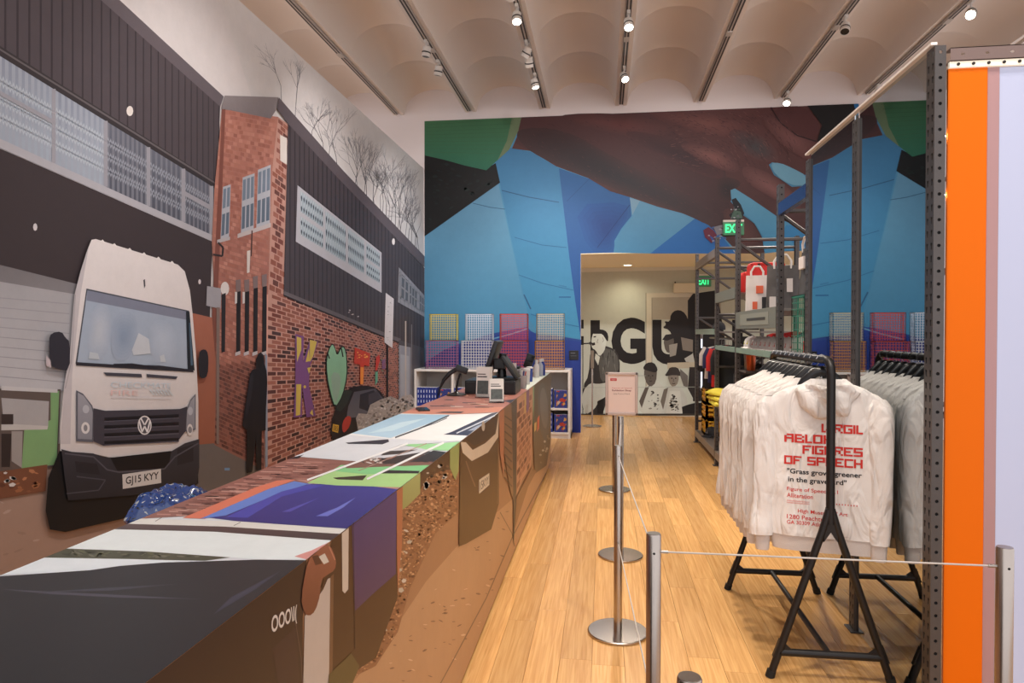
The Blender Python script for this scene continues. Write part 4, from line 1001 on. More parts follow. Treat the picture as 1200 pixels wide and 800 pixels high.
for px_, py_, rgb, lb in ((628.5, 440.8, (220, 220, 222), 'white bottle standing near the end of the counter'), (633, 439.2, (176, 186, 206), 'pale blue bottle standing near the end of the counter'), (635.5, 438.6, (46, 70, 160), 'blue bottle standing near the end of the counter')):
    c = oncounter(px_, py_ + 1.2); t = thing('bottle', lb, 'bottle', c)
    MB().lathe([(0.028, 0), (0.032, 0.006), (0.032, 0.11), (0.026, 0.13), (0.014, 0.145), (0.014, 0.155)], 16).build('body', mat('bottle %d' % rgb[0], rgb, .25), t, 40); MB().lathe([(0.017, 0.152), (0.017, 0.18), (0.014, 0.184)], 14).build('cap', mat('bottle cap', (210, 212, 216), .3), t, 40)
c = oncounter(612, 445.5); t = thing('card_reader', 'small black card reader on a stalk at the counter', 'card reader', (c.x, c.y + .45, c.z))
MB().lathe([(0.05, 0), (0.05, 0.01), (0.015, 0.02)], 16).build('base', M_BLK, t, 40); MB().tube([(0, 0, .015), (0, 0, .13)], .012, 8).build('stalk', M_BLK, t, 40)
b_ = MB().bbox((-0.045, -0.02, 0), (0.045, 0.02, 0.15), .012, T(-.005, 0, .10) @ Matrix.Rotation(.35, 4, 'Y')).build('reader', M_BLK, t, 40); MB().box((-0.036, -0.0215, .07), (0.036, -0.0195, .14), T(-.005, 0, .10) @ Matrix.Rotation(.35, 4, 'Y')).build('display', M_SCREEN, b_)
c = oncounter(604, 448); t = thing('receipt_printer', 'small grey and white receipt printer behind the register', 'printer', (c.x - .06, c.y + .35, c.z))
MB().bbox((-0.07, -0.09, 0), (0.07, 0.09, 0.11), .012).build('case', mat('printer grey', (150, 148, 150), .4), t); MB().bbox((-0.06, -0.06, 0.105), (0.06, 0.08, 0.135), .01).build('cover', M_BLK, t); MB().box((-0.035, -0.075, 0.11), (0.035, -0.07, 0.17)).build('receipt', M_PAPER, t)
c = oncounter(486, 480); t = thing('mobile_phone', 'small dark phone lying at the back edge of the counter', 'phone', (c.x + .05, c.y, c.z), .4)
MB().bbox((-0.035, -0.07, 0), (0.035, 0.07, 0.009), .003).build('case', M_BLK, t); MB().box((-0.032, -0.066, 0.0085), (0.032, 0.066, 0.0095)).build('glass', M_SCREEN, t)

# ------------------------------------------------------------------ bookcase against the end wall
YBC = onZ(668, 514, 0).y
XB0 = XL + 0.015; XB1 = onY(668.5, 450, YBC).x
HB = onY(660, 433.5, YBC).z
M_LAM = mat('white laminate', (226, 220, 214), .45)
bc = thing('bookcase', 'low white bookcase with open compartments against the blue wall', 'bookcase', ((XB0 + XB1) / 2, YBC, 0))
bl = T(-(XB0 + XB1) / 2, -YBC, 0)
DB = YB - YBC - 0.012
MB().bbox((XB0, YBC, HB - 0.035), (XB1, YBC + DB, HB), .002, bl).build('top', M_LAM, bc)
MB().box((XB0, YBC + DB - .012, .08), (XB1, YBC + DB, HB - .035), bl).build('back', M_LAM, bc)
MB().box((XB0, YBC + .02, 0), (XB1, YBC + DB, .06), bl).build('plinth', M_LAM, bc)
NC = 4; CW = (XB1 - XB0) / NC
for i in range(NC + 1):
    xx = XB0 + i * CW; a = max(XB0, xx - .016); b = min(XB1, xx + .016) if i < NC else XB1
    if i == 0: b = XB0 + .03
    if i == NC: a = XB1 - .035
    MB().box((a, YBC, 0), (b, YBC + DB, HB - .035), bl).build('upright', M_LAM, bc)
ZS = (onY(655, 479.5, YBC).z, onY(655, 508, YBC).z)
for i in range(NC):
    for z in ZS: MB().box((XB0 + i * CW + .016, YBC + .002, z - .012), (XB0 + (i + 1) * CW - .016, YBC + DB - .012, z + .018), bl).build('shelf', M_LAM, bc)
M_BB = mat('blue book cloth', (40, 58, 140), .4); M_BW = mat('book lettering', (200, 206, 222), .5)
def book_proto():
    t = thing('book', 'thick blue book standing spine out in the white bookcase', 'book', (0, 0, 0), 0, 'blue books in the white bookcase')
    MB().bbox((0, 0, 0), (.040, .2, .275), .003).build('cover', M_BB, t)
    MB().box((.004, .01, .0), (.036, .2005, .276)).build('pages', M_PAPER, t)
    for z in (.05, .125, .2): MB().box((.013, -.0012, z), (.026, .0008, z + .04)).build('lettering', M_BW, t)
    return t
def cover_mat():
    m = bpy.data.materials.new('book photo cover'); m.use_nodes = True; nt = m.node_tree; b = nt.nodes['Principled BSDF']; L = nt.links
    tc = nt.nodes.new('ShaderNodeTexCoord'); v = nt.nodes.new('ShaderNodeTexVoronoi'); v.inputs['Scale'].default_value = 24; L.new(tc.outputs['Object'], v.inputs['Vector'])
    sx = nt.nodes.new('ShaderNodeSeparateColor'); L.new(v.outputs['Color'], sx.inputs['Color']); cr = nt.nodes.new('ShaderNodeValToRGB'); cr.color_ramp.interpolation = 'CONSTANT'
    e = cr.color_ramp.elements; e[0].position = 0; e[0].color = (*lin((50, 62, 130)), 1); e[1].position = .3; e[1].color = (*lin((176, 60, 46)), 1)
    for p, c in ((.5, (200, 150, 80)), (.66, (196, 170, 150)), (.82, (70, 74, 110))): x = e.new(p); x.color = (*lin(c), 1)
    L.new(sx.outputs['Red'], cr.inputs['Fac']); L.new(cr.outputs['Color'], b.inputs['Base Color']); b.inputs['Roughness'].default_value = .3; return m
def face_proto():
    t = thing('book', 'book facing out with a colourful photo cover in the bookcase', 'book', (0, 0, 0), 0, 'face-out books in the white bookcase')
    MB().bbox((0, 0, 0), (.185, .035, .26), .003).build('cover', M_BB, t); MB().box((.03, -.0015, .01), (.178, .0005, .25)).build('photograph', cover_mat(), t); MB().box((.003, .003, -.0003), (.1855, .032, .2605)).build('pages', M_PAPER, t)
    return t
bp_, fp_ = book_proto(), face_proto(); used = [False, False]
def put(proto, k, x, y, z):
    o = proto if not used[k] else copy_tree(proto); used[k] = True; o.location = (x, y, z); return o
for i in range(NC):
    for si, z in enumerate(ZS):
        if i in (1, 2) and si == 1: continue
        if i == 0 and si == 1: continue
        xx = XB0 + i * CW + (.034 if i == 0 else .02)
        if i == 0: xx += .0
        n = 7
        for k in range(n): put(bp_, 0, xx + k * .0435, YBC + .03, z + .018)
        put(fp_, 1, XB0 + (i + 1) * CW - .016 - .2 - (.02 if i == NC - 1 else 0), YBC + .02, z + .018)

# ------------------------------------------------------------------ lattice crates on the bookcase
def crate(name, label, loc, w, d, h, nx, nz, m1, group=None, rim=None, bar=.0022):
    t = thing(name, label, 'crate', loc, 0, group)
    bw = bar
    def lattice(p0, u, v, L, H, nu, nv):
        mb = MB(); p0, u, v = Vector(p0), Vector(u), Vector(v); n = u.cross(v)
        def bar(a, b, wv):
            a, b = Vector(a), Vector(b); vs = []
            for q in (a, b):
                for s1 in (-1, 1):
                    for s2 in (-1, 1): vs.append(q + wv * (s1 * bw) + n * (s2 * bw))
            mb.add(vs, [(0, 1, 3, 2), (4, 6, 7, 5), (0, 4, 5, 1), (2, 3, 7, 6), (0, 2, 6, 4), (1, 5, 7, 3)])
        for i in range(nu + 1): bar(p0 + u * (L * i / nu), p0 + u * (L * i / nu) + v * H, u)
        for j in range(nv + 1): bar(p0 + v * (H * j / nv), p0 + v * (H * j / nv) + u * L, v)
        return mb
    b = bw
    X = Vector((1, 0, 0)); Yv = Vector((0, 1, 0)); Z = Vector((0, 0, 1)); e = bw
    lattice((-w/2 + e, e, e), X, Z, w - 2*e, h - 2*e, nx, nz).build('front_panel', m1, t)
    lattice((-w/2 + e, d - e, e), X, Z, w - 2*e, h - 2*e, nx, nz).build('back_panel', m1, t)
    nd = max(3, int(nx * d / w))
    lattice((-w/2 + e, e, e), Yv, Z, d - 2*e, h - 2*e, nd, nz).build('side_panel', m1, t); lattice((w/2 - e, e, e), Yv, Z, d - 2*e, h - 2*e, nd, nz).build('side_panel', m1, t)
    lattice((-w/2 + e, e, e), X, Yv, w - 2*e, d - 2*e, nx, nd).build('bottom_panel', m1, t)
    r = MB(); k = .007
    r.box((-w/2, 0, h - .014), (w/2, .008, h)).box((-w/2, d - .008, h - .014), (w/2, d, h)).box((-w/2, 0, h - .014), (-w/2 + .008, d, h)).box((w/2 - .008, 0, h - .014), (w/2, d, h)).build('rim', rim or m1, t)
    return t
CR = [((503, 535), (498.5, 535), (220, 196, 70), (170, 110, 146), 'yellow', 'mauve'), ((545, 577), (540, 577), (214, 218, 226), (222, 222, 226), 'pale white', 'bright white'),
      ((585.5, 618), (581.5, 618), (206, 74, 58), (196, 84, 70), 'bright red', 'dull red'), ((628.5, 661), (626.5, 661), (196, 186, 158), (206, 146, 62), 'beige', 'orange')]
YCR = YBC + 0.06
for k, (ua, lb_, c1, c2, n1, n2) in enumerate(CR):
    xa, xb = onY(lb_[0], 430, YCR - .03).x, onY(lb_[1], 430, YCR - .03).x
    xa = max(xa, XL + .02)
    z1 = onY(600, 399, YCR - .03).z - HB
    crate('lattice_crate', '%s plastic lattice crate standing on the bookcase' % n2, ((xa + xb) / 2, YCR - .03, HB), xb - xa, .17, z1, 12, 10, mat('crate ' + n2, c2, .4))
    xa, xb = onY(ua[0], 380, YCR + .02).x, onY(ua[1], 380, YCR + .02).x
    crate('lattice_crate', '%s plastic lattice crate stacked on the %s one' % (n1, n2), ((xa + xb) / 2, YCR + .02, HB + z1), xb - xa, .15, onY(600, 367.5, YCR + .02).z - HB - z1, 12, 11, mat('crate ' + n1, c1, .4))
# little wall panel by the opening
c = onY(672.5, 421.5, YB)
wp = thing('wall_panel', 'small square black panel on the blue wall by the opening', 'wall panel', c)
MB().bbox((-.072, -.014, 0), (.072, .001, .145), .003).build('plate', mat('panel black', (30, 30, 34), .3), wp); MB().box((-.05, -.0155, .1), (.02, -.0135, .108)).box((-.05, -.0155, .06), (.04, -.0135, .064)).build('lettering', mat('panel ink', (120, 120, 126), .5), wp)

# ------------------------------------------------------------------ steel racks along the right side
XR = 1.285
XBK = XR + 0.92
M_RACK = mat('grey rack steel', (90, 85, 83), .42, .55, .12, 25)
M_RACKL = mat('light rack steel', (150, 140, 132), .4, .5, .08, 25)
M_BEAM = mat('grey green beam', (120, 124, 116), .5, .2, .06, 20)
ZR = onX(910, 218, XR).z
UPX = [1088, 1000, 945, 910.5, 862, 838, 815]
UY = [onX(p, 389, XR).y for p in UPX]

def perf_upright(h, wy=.07, wx=.041, pitch=.05):
    """channel post: the wide web (towards -x) has two rows of slots, each flange (towards -y, +y) one row of round holes"""
    mb = MB(); th = .003
    nz = int(h / pitch)
    def cell(P0, U, V, w, hh, rx, ry, shape, N):
        c = P0 + U * (w / 2) + V * (hh / 2)
        outer = [c + U * (a * w / 2) + V * (b * hh / 2) for a, b in ((-1,-1),(0,-1),(1,-1),(1,0),(1,1),(0,1),(-1,1),(-1,0))]
        if shape == 'o': inn = [c + U * (math.cos(t) * rx) + V * (math.sin(t) * ry) for t in [math.radians(x) for x in (225, 270, 315, 0, 45, 90, 135, 180)]]
        else: inn = [c + U * (a * rx) + V * (b * ry) for a, b in ((-.5,-1),(0,-1.1),(.5,-1),(.6,0),(1,.8),(0,1.1),(-1,.8),(-.6,0))]
        back = [p - N * th for p in inn]
        vs = outer + inn + back; fs = []
        for i in range(8):
            j = (i + 1) % 8; fs.append((i, j, 8 + j, 8 + i)); fs.append((8 + i, 8 + j, 16 + j, 16 + i))
        mb.add(vs, fs)
    X, Y, Z = Vector((1,0,0)), Vector((0,1,0)), Vector((0,0,1))
    p = h / nz
    for k in range(nz):
        z = k * p
        for s in (0, 1): cell(Vector((0, -wy/2 + s * wy/2, z)), Y, Z, wy/2, p, .0075, .013, 's', -X)
        cell(Vector((0, -wy/2, z)), X, Z, wx, p, .007, .007, 'o', -Y)
        cell(Vector((0, wy/2, z)), X, Z, wx, p, .007, .007, 'o', Y)
    # return lips
    mb.box((wx - .003, -wy/2, 0), (wx, -wy/2 + .015, h)).box((wx - .003, wy/2 - .015, 0), (wx, wy/2, h))
    return mb
up_me = perf_upright(ZR).mesh('upright', M_RACK)
hole_shade_me = MB().box((.004, -.031, .005), (.037, .031, ZR - .01)).mesh('hole_shade', mat('post hole shade', (18, 16, 16), .9))  # dark box added inside the posts to paint shade behind the holes
up_near = perf_upright(onX(1088, 60, XR).z).mesh('upright', M_RACK)
def frame_bits(root, y, braces, me=up_me, rear=True):
    link('upright', me, root, (0, y, 0)); u_ = link('hole_shade', hole_shade_me, root, (0, y, 0)); MB().bbox((-.02, -.05, 0), (.07, .05, .008), .002).build('foot_plate', M_RACK, root, loc=(0, y, 0))
    if rear:
        o = link('upright', me, root, (XBK - XR, y, 0)); o.rotation_euler.z = math.pi
        for z0, z1 in braces:
            MB().tube([(.03, 0, z0), (XBK - XR - .03, 0, z1)], .016, 6).build('brace', M_RACK, root, loc=(0, y, 0))
rackA = thing('mirror_rack', 'slotted grey steel rack holding tall mirror panels behind the hoodies', 'rack', (XR, 0, 0))
rackB = thing('display_rack', 'grey slotted steel rack stocked with tote bags and caps', 'rack', (XR, 0, 0))
rackC = thing('display_rack', 'grey slotted steel rack by the corridor opening with folded shirts and yellow crate', 'rack', (XR, 0, 0))
for i in (1, 2): frame_bits(rackA, UY[i], [(.3, 1.1), (1.1, 1.1), (1.1, 2.0), (2.5, 2.5)] if i == 2 else [], rear=(i == 2))
frame_bits(rackA, UY[0], [], up_near, True)
zt0 = onX(945, 181, XR).z
# top rail over the mirrors, whitish edge
MB().bbox((-.008, UY[0] - .02, zt0 - .006), (.016, UY[2] + .03, zt0 + .006), .002).build('top_rail', mat('pale rail edge', (246, 238, 230), .4, 0), rackA)
# end frame towards the viewer: top beam with holes, lit strip, coloured panels
ye = UY[0] - .028
ztb = onY(1150, 54, ye).z; zbb = onY(1150, 70, ye).z
tb = MB(); nh = 18; wI = 1.6 / nh
for i in range(nh):
    x0 = .06 + i * wI; c = Vector((x0 + wI / 2, 0, (ztb + zbb) / 2)); hh = ztb - zbb
    outer = [c + Vector((a * wI / 2, 0, b * hh / 2)) for a, b in ((-1,-1),(0,-1),(1,-1),(1,0),(1,1),(0,1),(-1,1),(-1,0))]; inn = [c + Vector((math.cos(t) * .008, 0, math.sin(t) * .005)) for t in [math.radians(x) for x in (225,270,315,0,45,90,135,180)]]
    tb.add(outer + inn, [(k, (k+1) % 8, 8 + (k+1) % 8, 8 + k) for k in range(8)])
tb.box((.06, 0, ztb - .003), (1.66, .05, ztb)).box((.06, 0, zbb), (1.66, .05, zbb + .003))
tb.build('end_beam', mat('taupe steel', (128, 108, 102), .45, .3), rackA, loc=(0, ye, 0))
zs0 = onY(1150, 77, ye).z
st = MB().box((.06, .005, zs0), (1.66, .02, zbb)).build('lit_strip', mat('lit perforated strip', (235, 225, 205), .5, emit=(240, 228, 205), emit_s=.5), rackA, loc=(0, ye, 0))
holes = MB()
for i in range(34): holes.lathe([(.006, 0), (.006, .004)], 8, T(.09 + i * .055, .004, (zs0 + zbb) / 2) @ Matrix.Rotation(math.pi / 2, 4, 'X'))
holes.build('perforation', mat('hole dark', (40, 34, 30), .8), st)
def endpanel(x0, x1, m_, nm, y=.012, lb=None):
    a = onY(x0, 400, ye + y).x - XR; b = onY(x1, 400, ye + y).x - XR
    o = MB().bbox((a, y, .02), (b, y + .012, zs0 - .002), .001).build(nm, m_, rackA, loc=(0, ye, 0))
    if lb: o['label'] = lb
    return o
endpanel(1108.5, 1154.5, mat('orange acrylic', (236, 112, 4), .5, noise_amt=.03, noise_scale=1.2, spec=.15), 'orange_panel', lb='bright orange upright panel')
endpanel(1154.5, 1168.5, mat('pale pink acrylic', (178, 138, 138), .3), 'pink_panel', .016, 'narrow pale pink upright panel')
endpanel(1168.5, 1420, mat('white backlit panel', (172, 176, 200), .4, emit=(214, 222, 250), emit_s=.22), 'white_panel', .02, 'cool white backlit panel')
a = onY(1104, 400, ye + .03).x - XR
MB().box((.0412, .03, .02), (.049, .036, zs0 - .15)).build('light_gap', mat('white light strip', (230, 232, 240), .5, emit=(235, 238, 250), emit_s=.8), rackA, loc=(0, ye, 0))
for py_ in (158, 227):
    z = onY(1105, py_, ye).z
    MB().lathe([(.002, 0), (.009, .003), (.009, .006)], 12, T(.0455, .026, z) @ Matrix.Rotation(math.pi / 2, 4, 'X')).build('led', mat('led bright', (255, 255, 255), .3, emit=(250, 250, 255), emit_s=20), rackA, loc=(0, ye, 0))
# mirror panels
M_MIR = mat('mirror silver', (178, 184, 187), .012, 1.0)
for i, (ya, yb_) in enumerate(((UY[0] + .036, UY[1] - .036), (UY[1] + .036, UY[2] - .036))):
    m_ = thing('tall_mirror', ('tall frameless mirror panel next to the orange panel', 'tall frameless mirror panel beside the tote bag shelf')[i], 'mirror', (XR + .012, (ya + yb_) / 2, .012), 0)
    MB().box((0, ya - (ya + yb_) / 2, 0), (.006, yb_ - (ya + yb_) / 2, zt0 - .018)).build('glass', M_MIR, m_); MB().box((.0065, ya - (ya + yb_) / 2, 0), (.02, yb_ - (ya + yb_) / 2, zt0 - .018)).build('backing', mat('mirror backing', (60, 58, 58), .7), m_)
# beams and shelves of the stocked racks
def beam(root, ya, yb_, z0, z1, m_=M_BEAM, x=0.0, nm='beam'):
    return MB().bbox((x - .004, ya + .03, z0), (x + .04, yb_ - .03, z1), .003).build(nm, m_, root)
def zpx(px, py): return onX(px, py, XR).z
BR = [(.25, .25), (.25, 1.05), (1.05, 1.05), (1.85, 1.05), (1.85, 1.85), (2.2, 2.2), (1.85, 2.55)]
for i in (3, 4): frame_bits(rackB, UY[i], [(2.45, 2.45), (1.15, 1.15), (.3, .3), (2.42, 1.75), (1.15, 1.7)])
for i in (5, 6): frame_bits(rackC, UY[i], [(2.52, 2.52), (2.3, 2.3), (1.75, 1.75), (1.15, 1.15), (.3, .3), (2.48, 1.85), (1.75, 1.2)])
zA0, zA1 = zpx(862, 385.5), zpx(862, 366)
sgn = beam(rackB, UY[3], UY[4], zA0, zA1)
MB().box((-.0062, UY[3] + .25, zA0 + .03), (-.0035, UY[4] - .25, zA1 - .03)).build('name_plate', mat('beam plate grey', (136, 140, 130), .5), sgn)
MB().box((-.0075, UY[3] + .35, zA0 + .07), (-.006, UY[4] - .55, zA1 - .07)).build('lettering', mat('dark lettering', (56, 58, 56), .5), sgn)
MB().box((.02, UY[3] + .034, zA1 - .03), (XBK - XR - .02, UY[4] - .034, zA1 - .012)).build('shelf', M_RACKL, rackB)
beam(rackB, UY[2], UY[3], zpx(910, 254), zpx(910, 240), mat('beam blue reflection', (34, 58, 110), .25, .3))  # steel beam; the blue it reflects is painted into its colour
beam(rackB, UY[2], UY[3], zpx(925, 423), zpx(925, 417), M_BEAM); MB().box((.02, UY[2] + .034, zpx(925, 421)), (.8, UY[3] - .034, zpx(925, 418))).build('shelf', M_RACKL, rackB)
zB = zpx(862, 413)
for r_, a, b in ((rackB, 3, 4), (rackB, 4, 5)):
    beam(r_, UY[a], UY[b], zB, zpx(862, 407), mat('teal glass edge', (120, 150, 140), .2, 0.0)); MB().box((.02, UY[a] + .034, zB + .01), (.85, UY[b] - .034, zB + .03)).build('shelf', M_RACKL, r_)
beam(rackB, UY[4], UY[5], zpx(859, 350), zpx(859, 337)); MB().box((.02, UY[4] + .034, zpx(859, 345)), (.85, UY[5] - .034, zpx(859, 343))).build('shelf', M_RACKL, rackB)
beam(rackC, UY[5], UY[6], zpx(838, 301), zpx(838, 291), M_RACKL)
beam(rackC, UY[5], UY[6], zpx(838, 392), zpx(838, 385), MATS['teal glass edge']); MB().box((.02, UY[5] + .034, zpx(838, 390)), (.85, UY[6] - .034, zpx(838, 388))).build('shelf', M_RACKL, rackC)
for r_, a, b in ((rackC, 5, 6), (rackB, 4, 5), (rackB, 3, 4)):
    beam(r_, UY[a], UY[b], .09, .18, M_RACKL); MB().box((.02, UY[a] + .034, .155), (.88, UY[b] - .034, .172)).build('shelf', M_RACKL, r_)
beam(rackB, UY[4], UY[5], zpx(850, 484), zpx(850, 478), M_RACK); MB().box((.02, UY[4] + .034, zpx(850, 482)), (.88, UY[5] - .034, zpx(850, 480))).build('shelf', M_RACKL, rackB)

# ------------------------------------------------------------------ merchandise on the racks
def tote(label, x, y, z, w, h, d, m_, rz, handle=None, parts=(), top_m=None, cat='bag', grp=None):
    t = thing('tote_bag', label, cat, (x, y, z), rz, grp)
    vs = []; fs = []; nx, nz = 10, 12
    for s in (-1, 1):
        for j in range(nz + 1):
            for i in range(nx + 1):
                u = -1 + 2 * i / nx; v = j / nz
                puff = (1 - u ** 4) * (1 - .75 * v) + .05
                q = noise.noise(Vector((u * 2 + x, v * 3, s * 3))) * .012
                vs.append((u * w / 2 * (1 - .06 * v), s * (d / 2 * puff) + q, v * h))
    for s in range(2):
        o = s * (nx + 1) * (nz + 1)
        for j in range(nz):
            for i in range(nx):
                a = o + j * (nx + 1) + i; fs.append((a, a + 1, a + nx + 2, a + nx + 1))
    o = (nx + 1) * (nz + 1)
    for j in range(nz):
        for i in (0, nx): a = j * (nx + 1) + i; fs.append((a, a + nx + 1, o + a + nx + 1, o + a))
    for i in range(nx): fs.append((i, i + 1, o + i + 1, o + i))
    MB().add(vs, fs).build('body', m_, t, smooth=50)
    if handle:
        for s in (-1, 1):
            pts = [(-w * .25, s * d * .12, h * .93), (-w * .26, s * d * .15, h * 1.10), (-w * .12, s * d * .15, h * 1.24), (w * .12, s * d * .15, h * 1.24), (w * .26, s * d * .15, h * 1.10), (w * .25, s * d * .12, h * .93)]
            MB().tube(pts, .009, 6).build('handle', handle, t, smooth=50)
    for (nm, x0, x1, z0, z1, mm) in parts:
        MB().box((x0 * w, -d / 2 * .9 - .012, z0 * h), (x1 * w, -d / 2 * .45, z1 * h)).build(nm, mm, t)
    return t
M_ROPE = mat('white rope', (226, 222, 216), .7); M_RED = mat('red cloth', (206, 40, 36), .6); M_TW = mat('white canvas', (222, 214, 208), .7); M_OR = mat('orange print', (214, 96, 62), .6)
M_BWP = mat('black and white photo cloth', (96, 92, 90), .6, noise_amt=.85, noise_scale=6); M_BLC = mat('black cloth', (28, 27, 30), .75); M_INK = mat('black ink', (26, 24, 26), .6)
zsh = zA1 - .012
def rx(px, py, X): p = onX(px, py, X); return p
p1 = onX(887, 369, XR + .16); p2 = onX(915, 366, XR + .16); p3 = onX(937, 362, XR + .17)
def scale(px, p): return abs((R.inverted() @ (p - EYE)).z) * px / F
tote('white tote bag with orange print on the grey rack shelf', p1.x, p1.y, zsh, scale(26, p1), scale(44, p1), .08, M_TW, -.15, M_ROPE, (('print', -.05, .25, .52, .72, M_OR), ('print', -.2, .0, .1, .3, M_OR), ('print', .2, .42, .0, .42, M_INK)))
tote('bright red tote bag behind the white tote bag', p1.x + .03, p1.y + .095, zsh, scale(27, p1), scale(56, p1), .06, M_RED, -.15)
tote('black and white photo tote bag with rope handles', p2.x + .012, p2.y, zsh, scale(36, p2), scale(52, p2), .09, M_BWP, -.2, M_ROPE, (('patch', .12, .3, .4, .7, M_TW), ('patch', -.4, -.1, .05, .3, MATS['white canvas'])))
p3 = onX(939, 351, XR + .2)
zsh3 = onX(939, 351, XR + .2).z
M_GRN = mat('crate green', (52, 128, 104), .4)
cg = onX(934, 417, XR + .12); wg = .30
zc_ = zpx(925, 418) + .0
YGC = (UY[2] + UY[3]) / 2 - .13; ZGC = onX(934, 346, XR + .055).z
gc = crate('lattice_crate', 'green plastic lattice crate on the rack beside the mirror', (XR + .265, YGC, zc_), .42, .32, ZGC - zc_, 10, 9, M_GRN)
tote('dark grey photo tote with rope handles on the green crate', XR + .125, YGC + .16, ZGC - .001, .335, .33, .10, mat('charcoal photo cloth', (70, 68, 68), .6, noise_amt=.6, noise_scale=5), -math.pi / 2, M_ROPE, (('patch', -.1, .25, .55, .8, M_TW),))
# white and black packaged goods inside the green crate
for k, (dx, dz, rgb, lb) in enumerate(((-.1, 0, (222, 216, 210), 'white wrapped parcel at the bottom of the green crate'), (.075, 0, (50, 48, 50), 'black wrapped parcel at the bottom of the green crate'), (-.04, .11, (214, 208, 206), 'white wrapped parcel on top inside the green crate'))):
    t = thing('parcel', lb, 'parcel', (XR + .265 + dx, YGC + .16, zc_ + .0075 + dz - (.008 if dz else 0)), .12 * k)
    MB().bbox((-.07, -.09, 0), (.07, .09, .10), .02).build('wrap', mat('parcel %d' % k, rgb, .3), t, 40); MB().bbox((-.072, -.02, -.001), (.072, .02, .102), .003).build('band', mat('parcel band', (190, 60, 50), .4), t)
# red bundle on the shelf between the racks
pr = onX(851, 343, XR + .2)
for k, (dy, h_, lb) in enumerate(((.15, .30, 'red folded jacket upright on the high shelf between racks'), (.52, .24, 'second red jacket on the high shelf behind the first'))):
    t = thing('red_jacket', lb, 'jacket', (XR + .32, UY[4] + dy, zpx(859, 343)), .1)
    MB().bbox((-.18, -.07, 0), (.18, .07, h_), .05).build('body', M_RED, t, 60); MB().tube([(-.1, -.06, h_ - .02), (-.02, -.08, h_ * .5), (.03, -.075, .02)], .012, 6).build('zip', mat('zip dark', (60, 24, 24), .5), t, 50)
t = thing('red_jacket', 'red hooded jacket heaped on the shelf above the caps', 'jacket', (XR + .56, UY[4] + .24, zB + .03), .3); MB().bbox((-.2, -.12, 0), (.2, .12, .16), .06).build('body', M_RED, t, 60); MB().tube([(-.12, -.1, .13), (0, -.13, .15), (.12, -.1, .13)], .03, 8).build('hood', M_RED, t, 50)

# caps in a row
def cap_proto(name, label, m1, m2, grp=None):
    t = thing(name, label, 'cap', (0, 0, 0), 0, grp)
    pr_ = [(.080, 0), (.082, .02), (.079, .055), (.065, .085), (.042, .103), (.012, .112), (.001, .113)]
    MB().lathe(pr_, 20).build('crown', m1, t, 60)
    vs = []; fs = []; n = 14
    for j in range(5):
        for i in range(n + 1):
            a = -1.15 + 2.3 * i / n; rr_ = .078 + .075 * (j / 4) * math.cos(a * .9) ** .8
            vs.append((-math.cos(a) * rr_, math.sin(a) * (.080 + .001 * j), .006 - .014 * (j / 4) - .012 * abs(math.sin(a)) * (j / 4)))
    for j in range(4):
        for i in range(n): q = j * (n + 1) + i; fs.append((q, q + 1, q + n + 2, q + n + 1))
    MB().add(vs, fs).build('visor', m1, t, 60)
    MB().bbox((-.004, -.03, 0), (.004, .03, .035), .003, T(-.076, 0, .03) @ Matrix.Rotation(.22, 4, 'Y')).build('badge', m2, t)
    MB().lathe([(.008, 0), (.006, .005), (.001, .007)], 10, T(0, 0, .112)).build('button', m1, t, 50)
    return t
M_CAP = mat('white cap cloth', (226, 218, 214), .75)
cp = cap_proto('baseball_cap', 'white baseball cap with red badge in the row of caps on the rack', M_CAP, mat('red badge', (206, 74, 58), .6), 'white caps with red badges')
zc2 = zB + .03
nc = 9; ya, yb_ = UY[3] + .125, UY[4] - .125
for k in range(nc):
    o = cp if k == 0 else copy_tree(cp); o['label'] = 'white baseball cap with red badge, %s from the mirror in the cap row' % ('first', 'second', 'third', 'fourth', 'fifth', 'sixth', 'seventh', 'eighth', 'ninth')[k]; o.location = (XR + .205, ya + (yb_ - ya) * k / (nc - 1), zc2 + .016); o.rotation_euler = (0, 0, -.06)
t = cap_proto('baseball_cap', 'white baseball cap with yellow badge on the shelf between the racks', M_CAP, mat('yellow badge', (206, 196, 60), .6)); t.location = (XR + .21, UY[4] + .25, zc2 + .018); t.rotation_euler = (0, 0, .4)
t = cap_proto('baseball_cap', 'black baseball cap lying on the bottom rack shelf', mat('black cap cloth', (30, 30, 34), .7), mat('grey badge', (130, 130, 134), .6)); t.location = (XR + .125, UY[6] - .67, .200); t.rotation_euler = (0, 0, .3)
t = cap_proto('baseball_cap', 'black baseball cap on the teal edged shelf near the exit', MATS['black cap cloth'], MATS['grey badge']); t.location = (XR + .215, (UY[5] + UY[6]) / 2 + .2, zpx(838, 388) + .018); t.rotation_euler = (0, 0, .2)

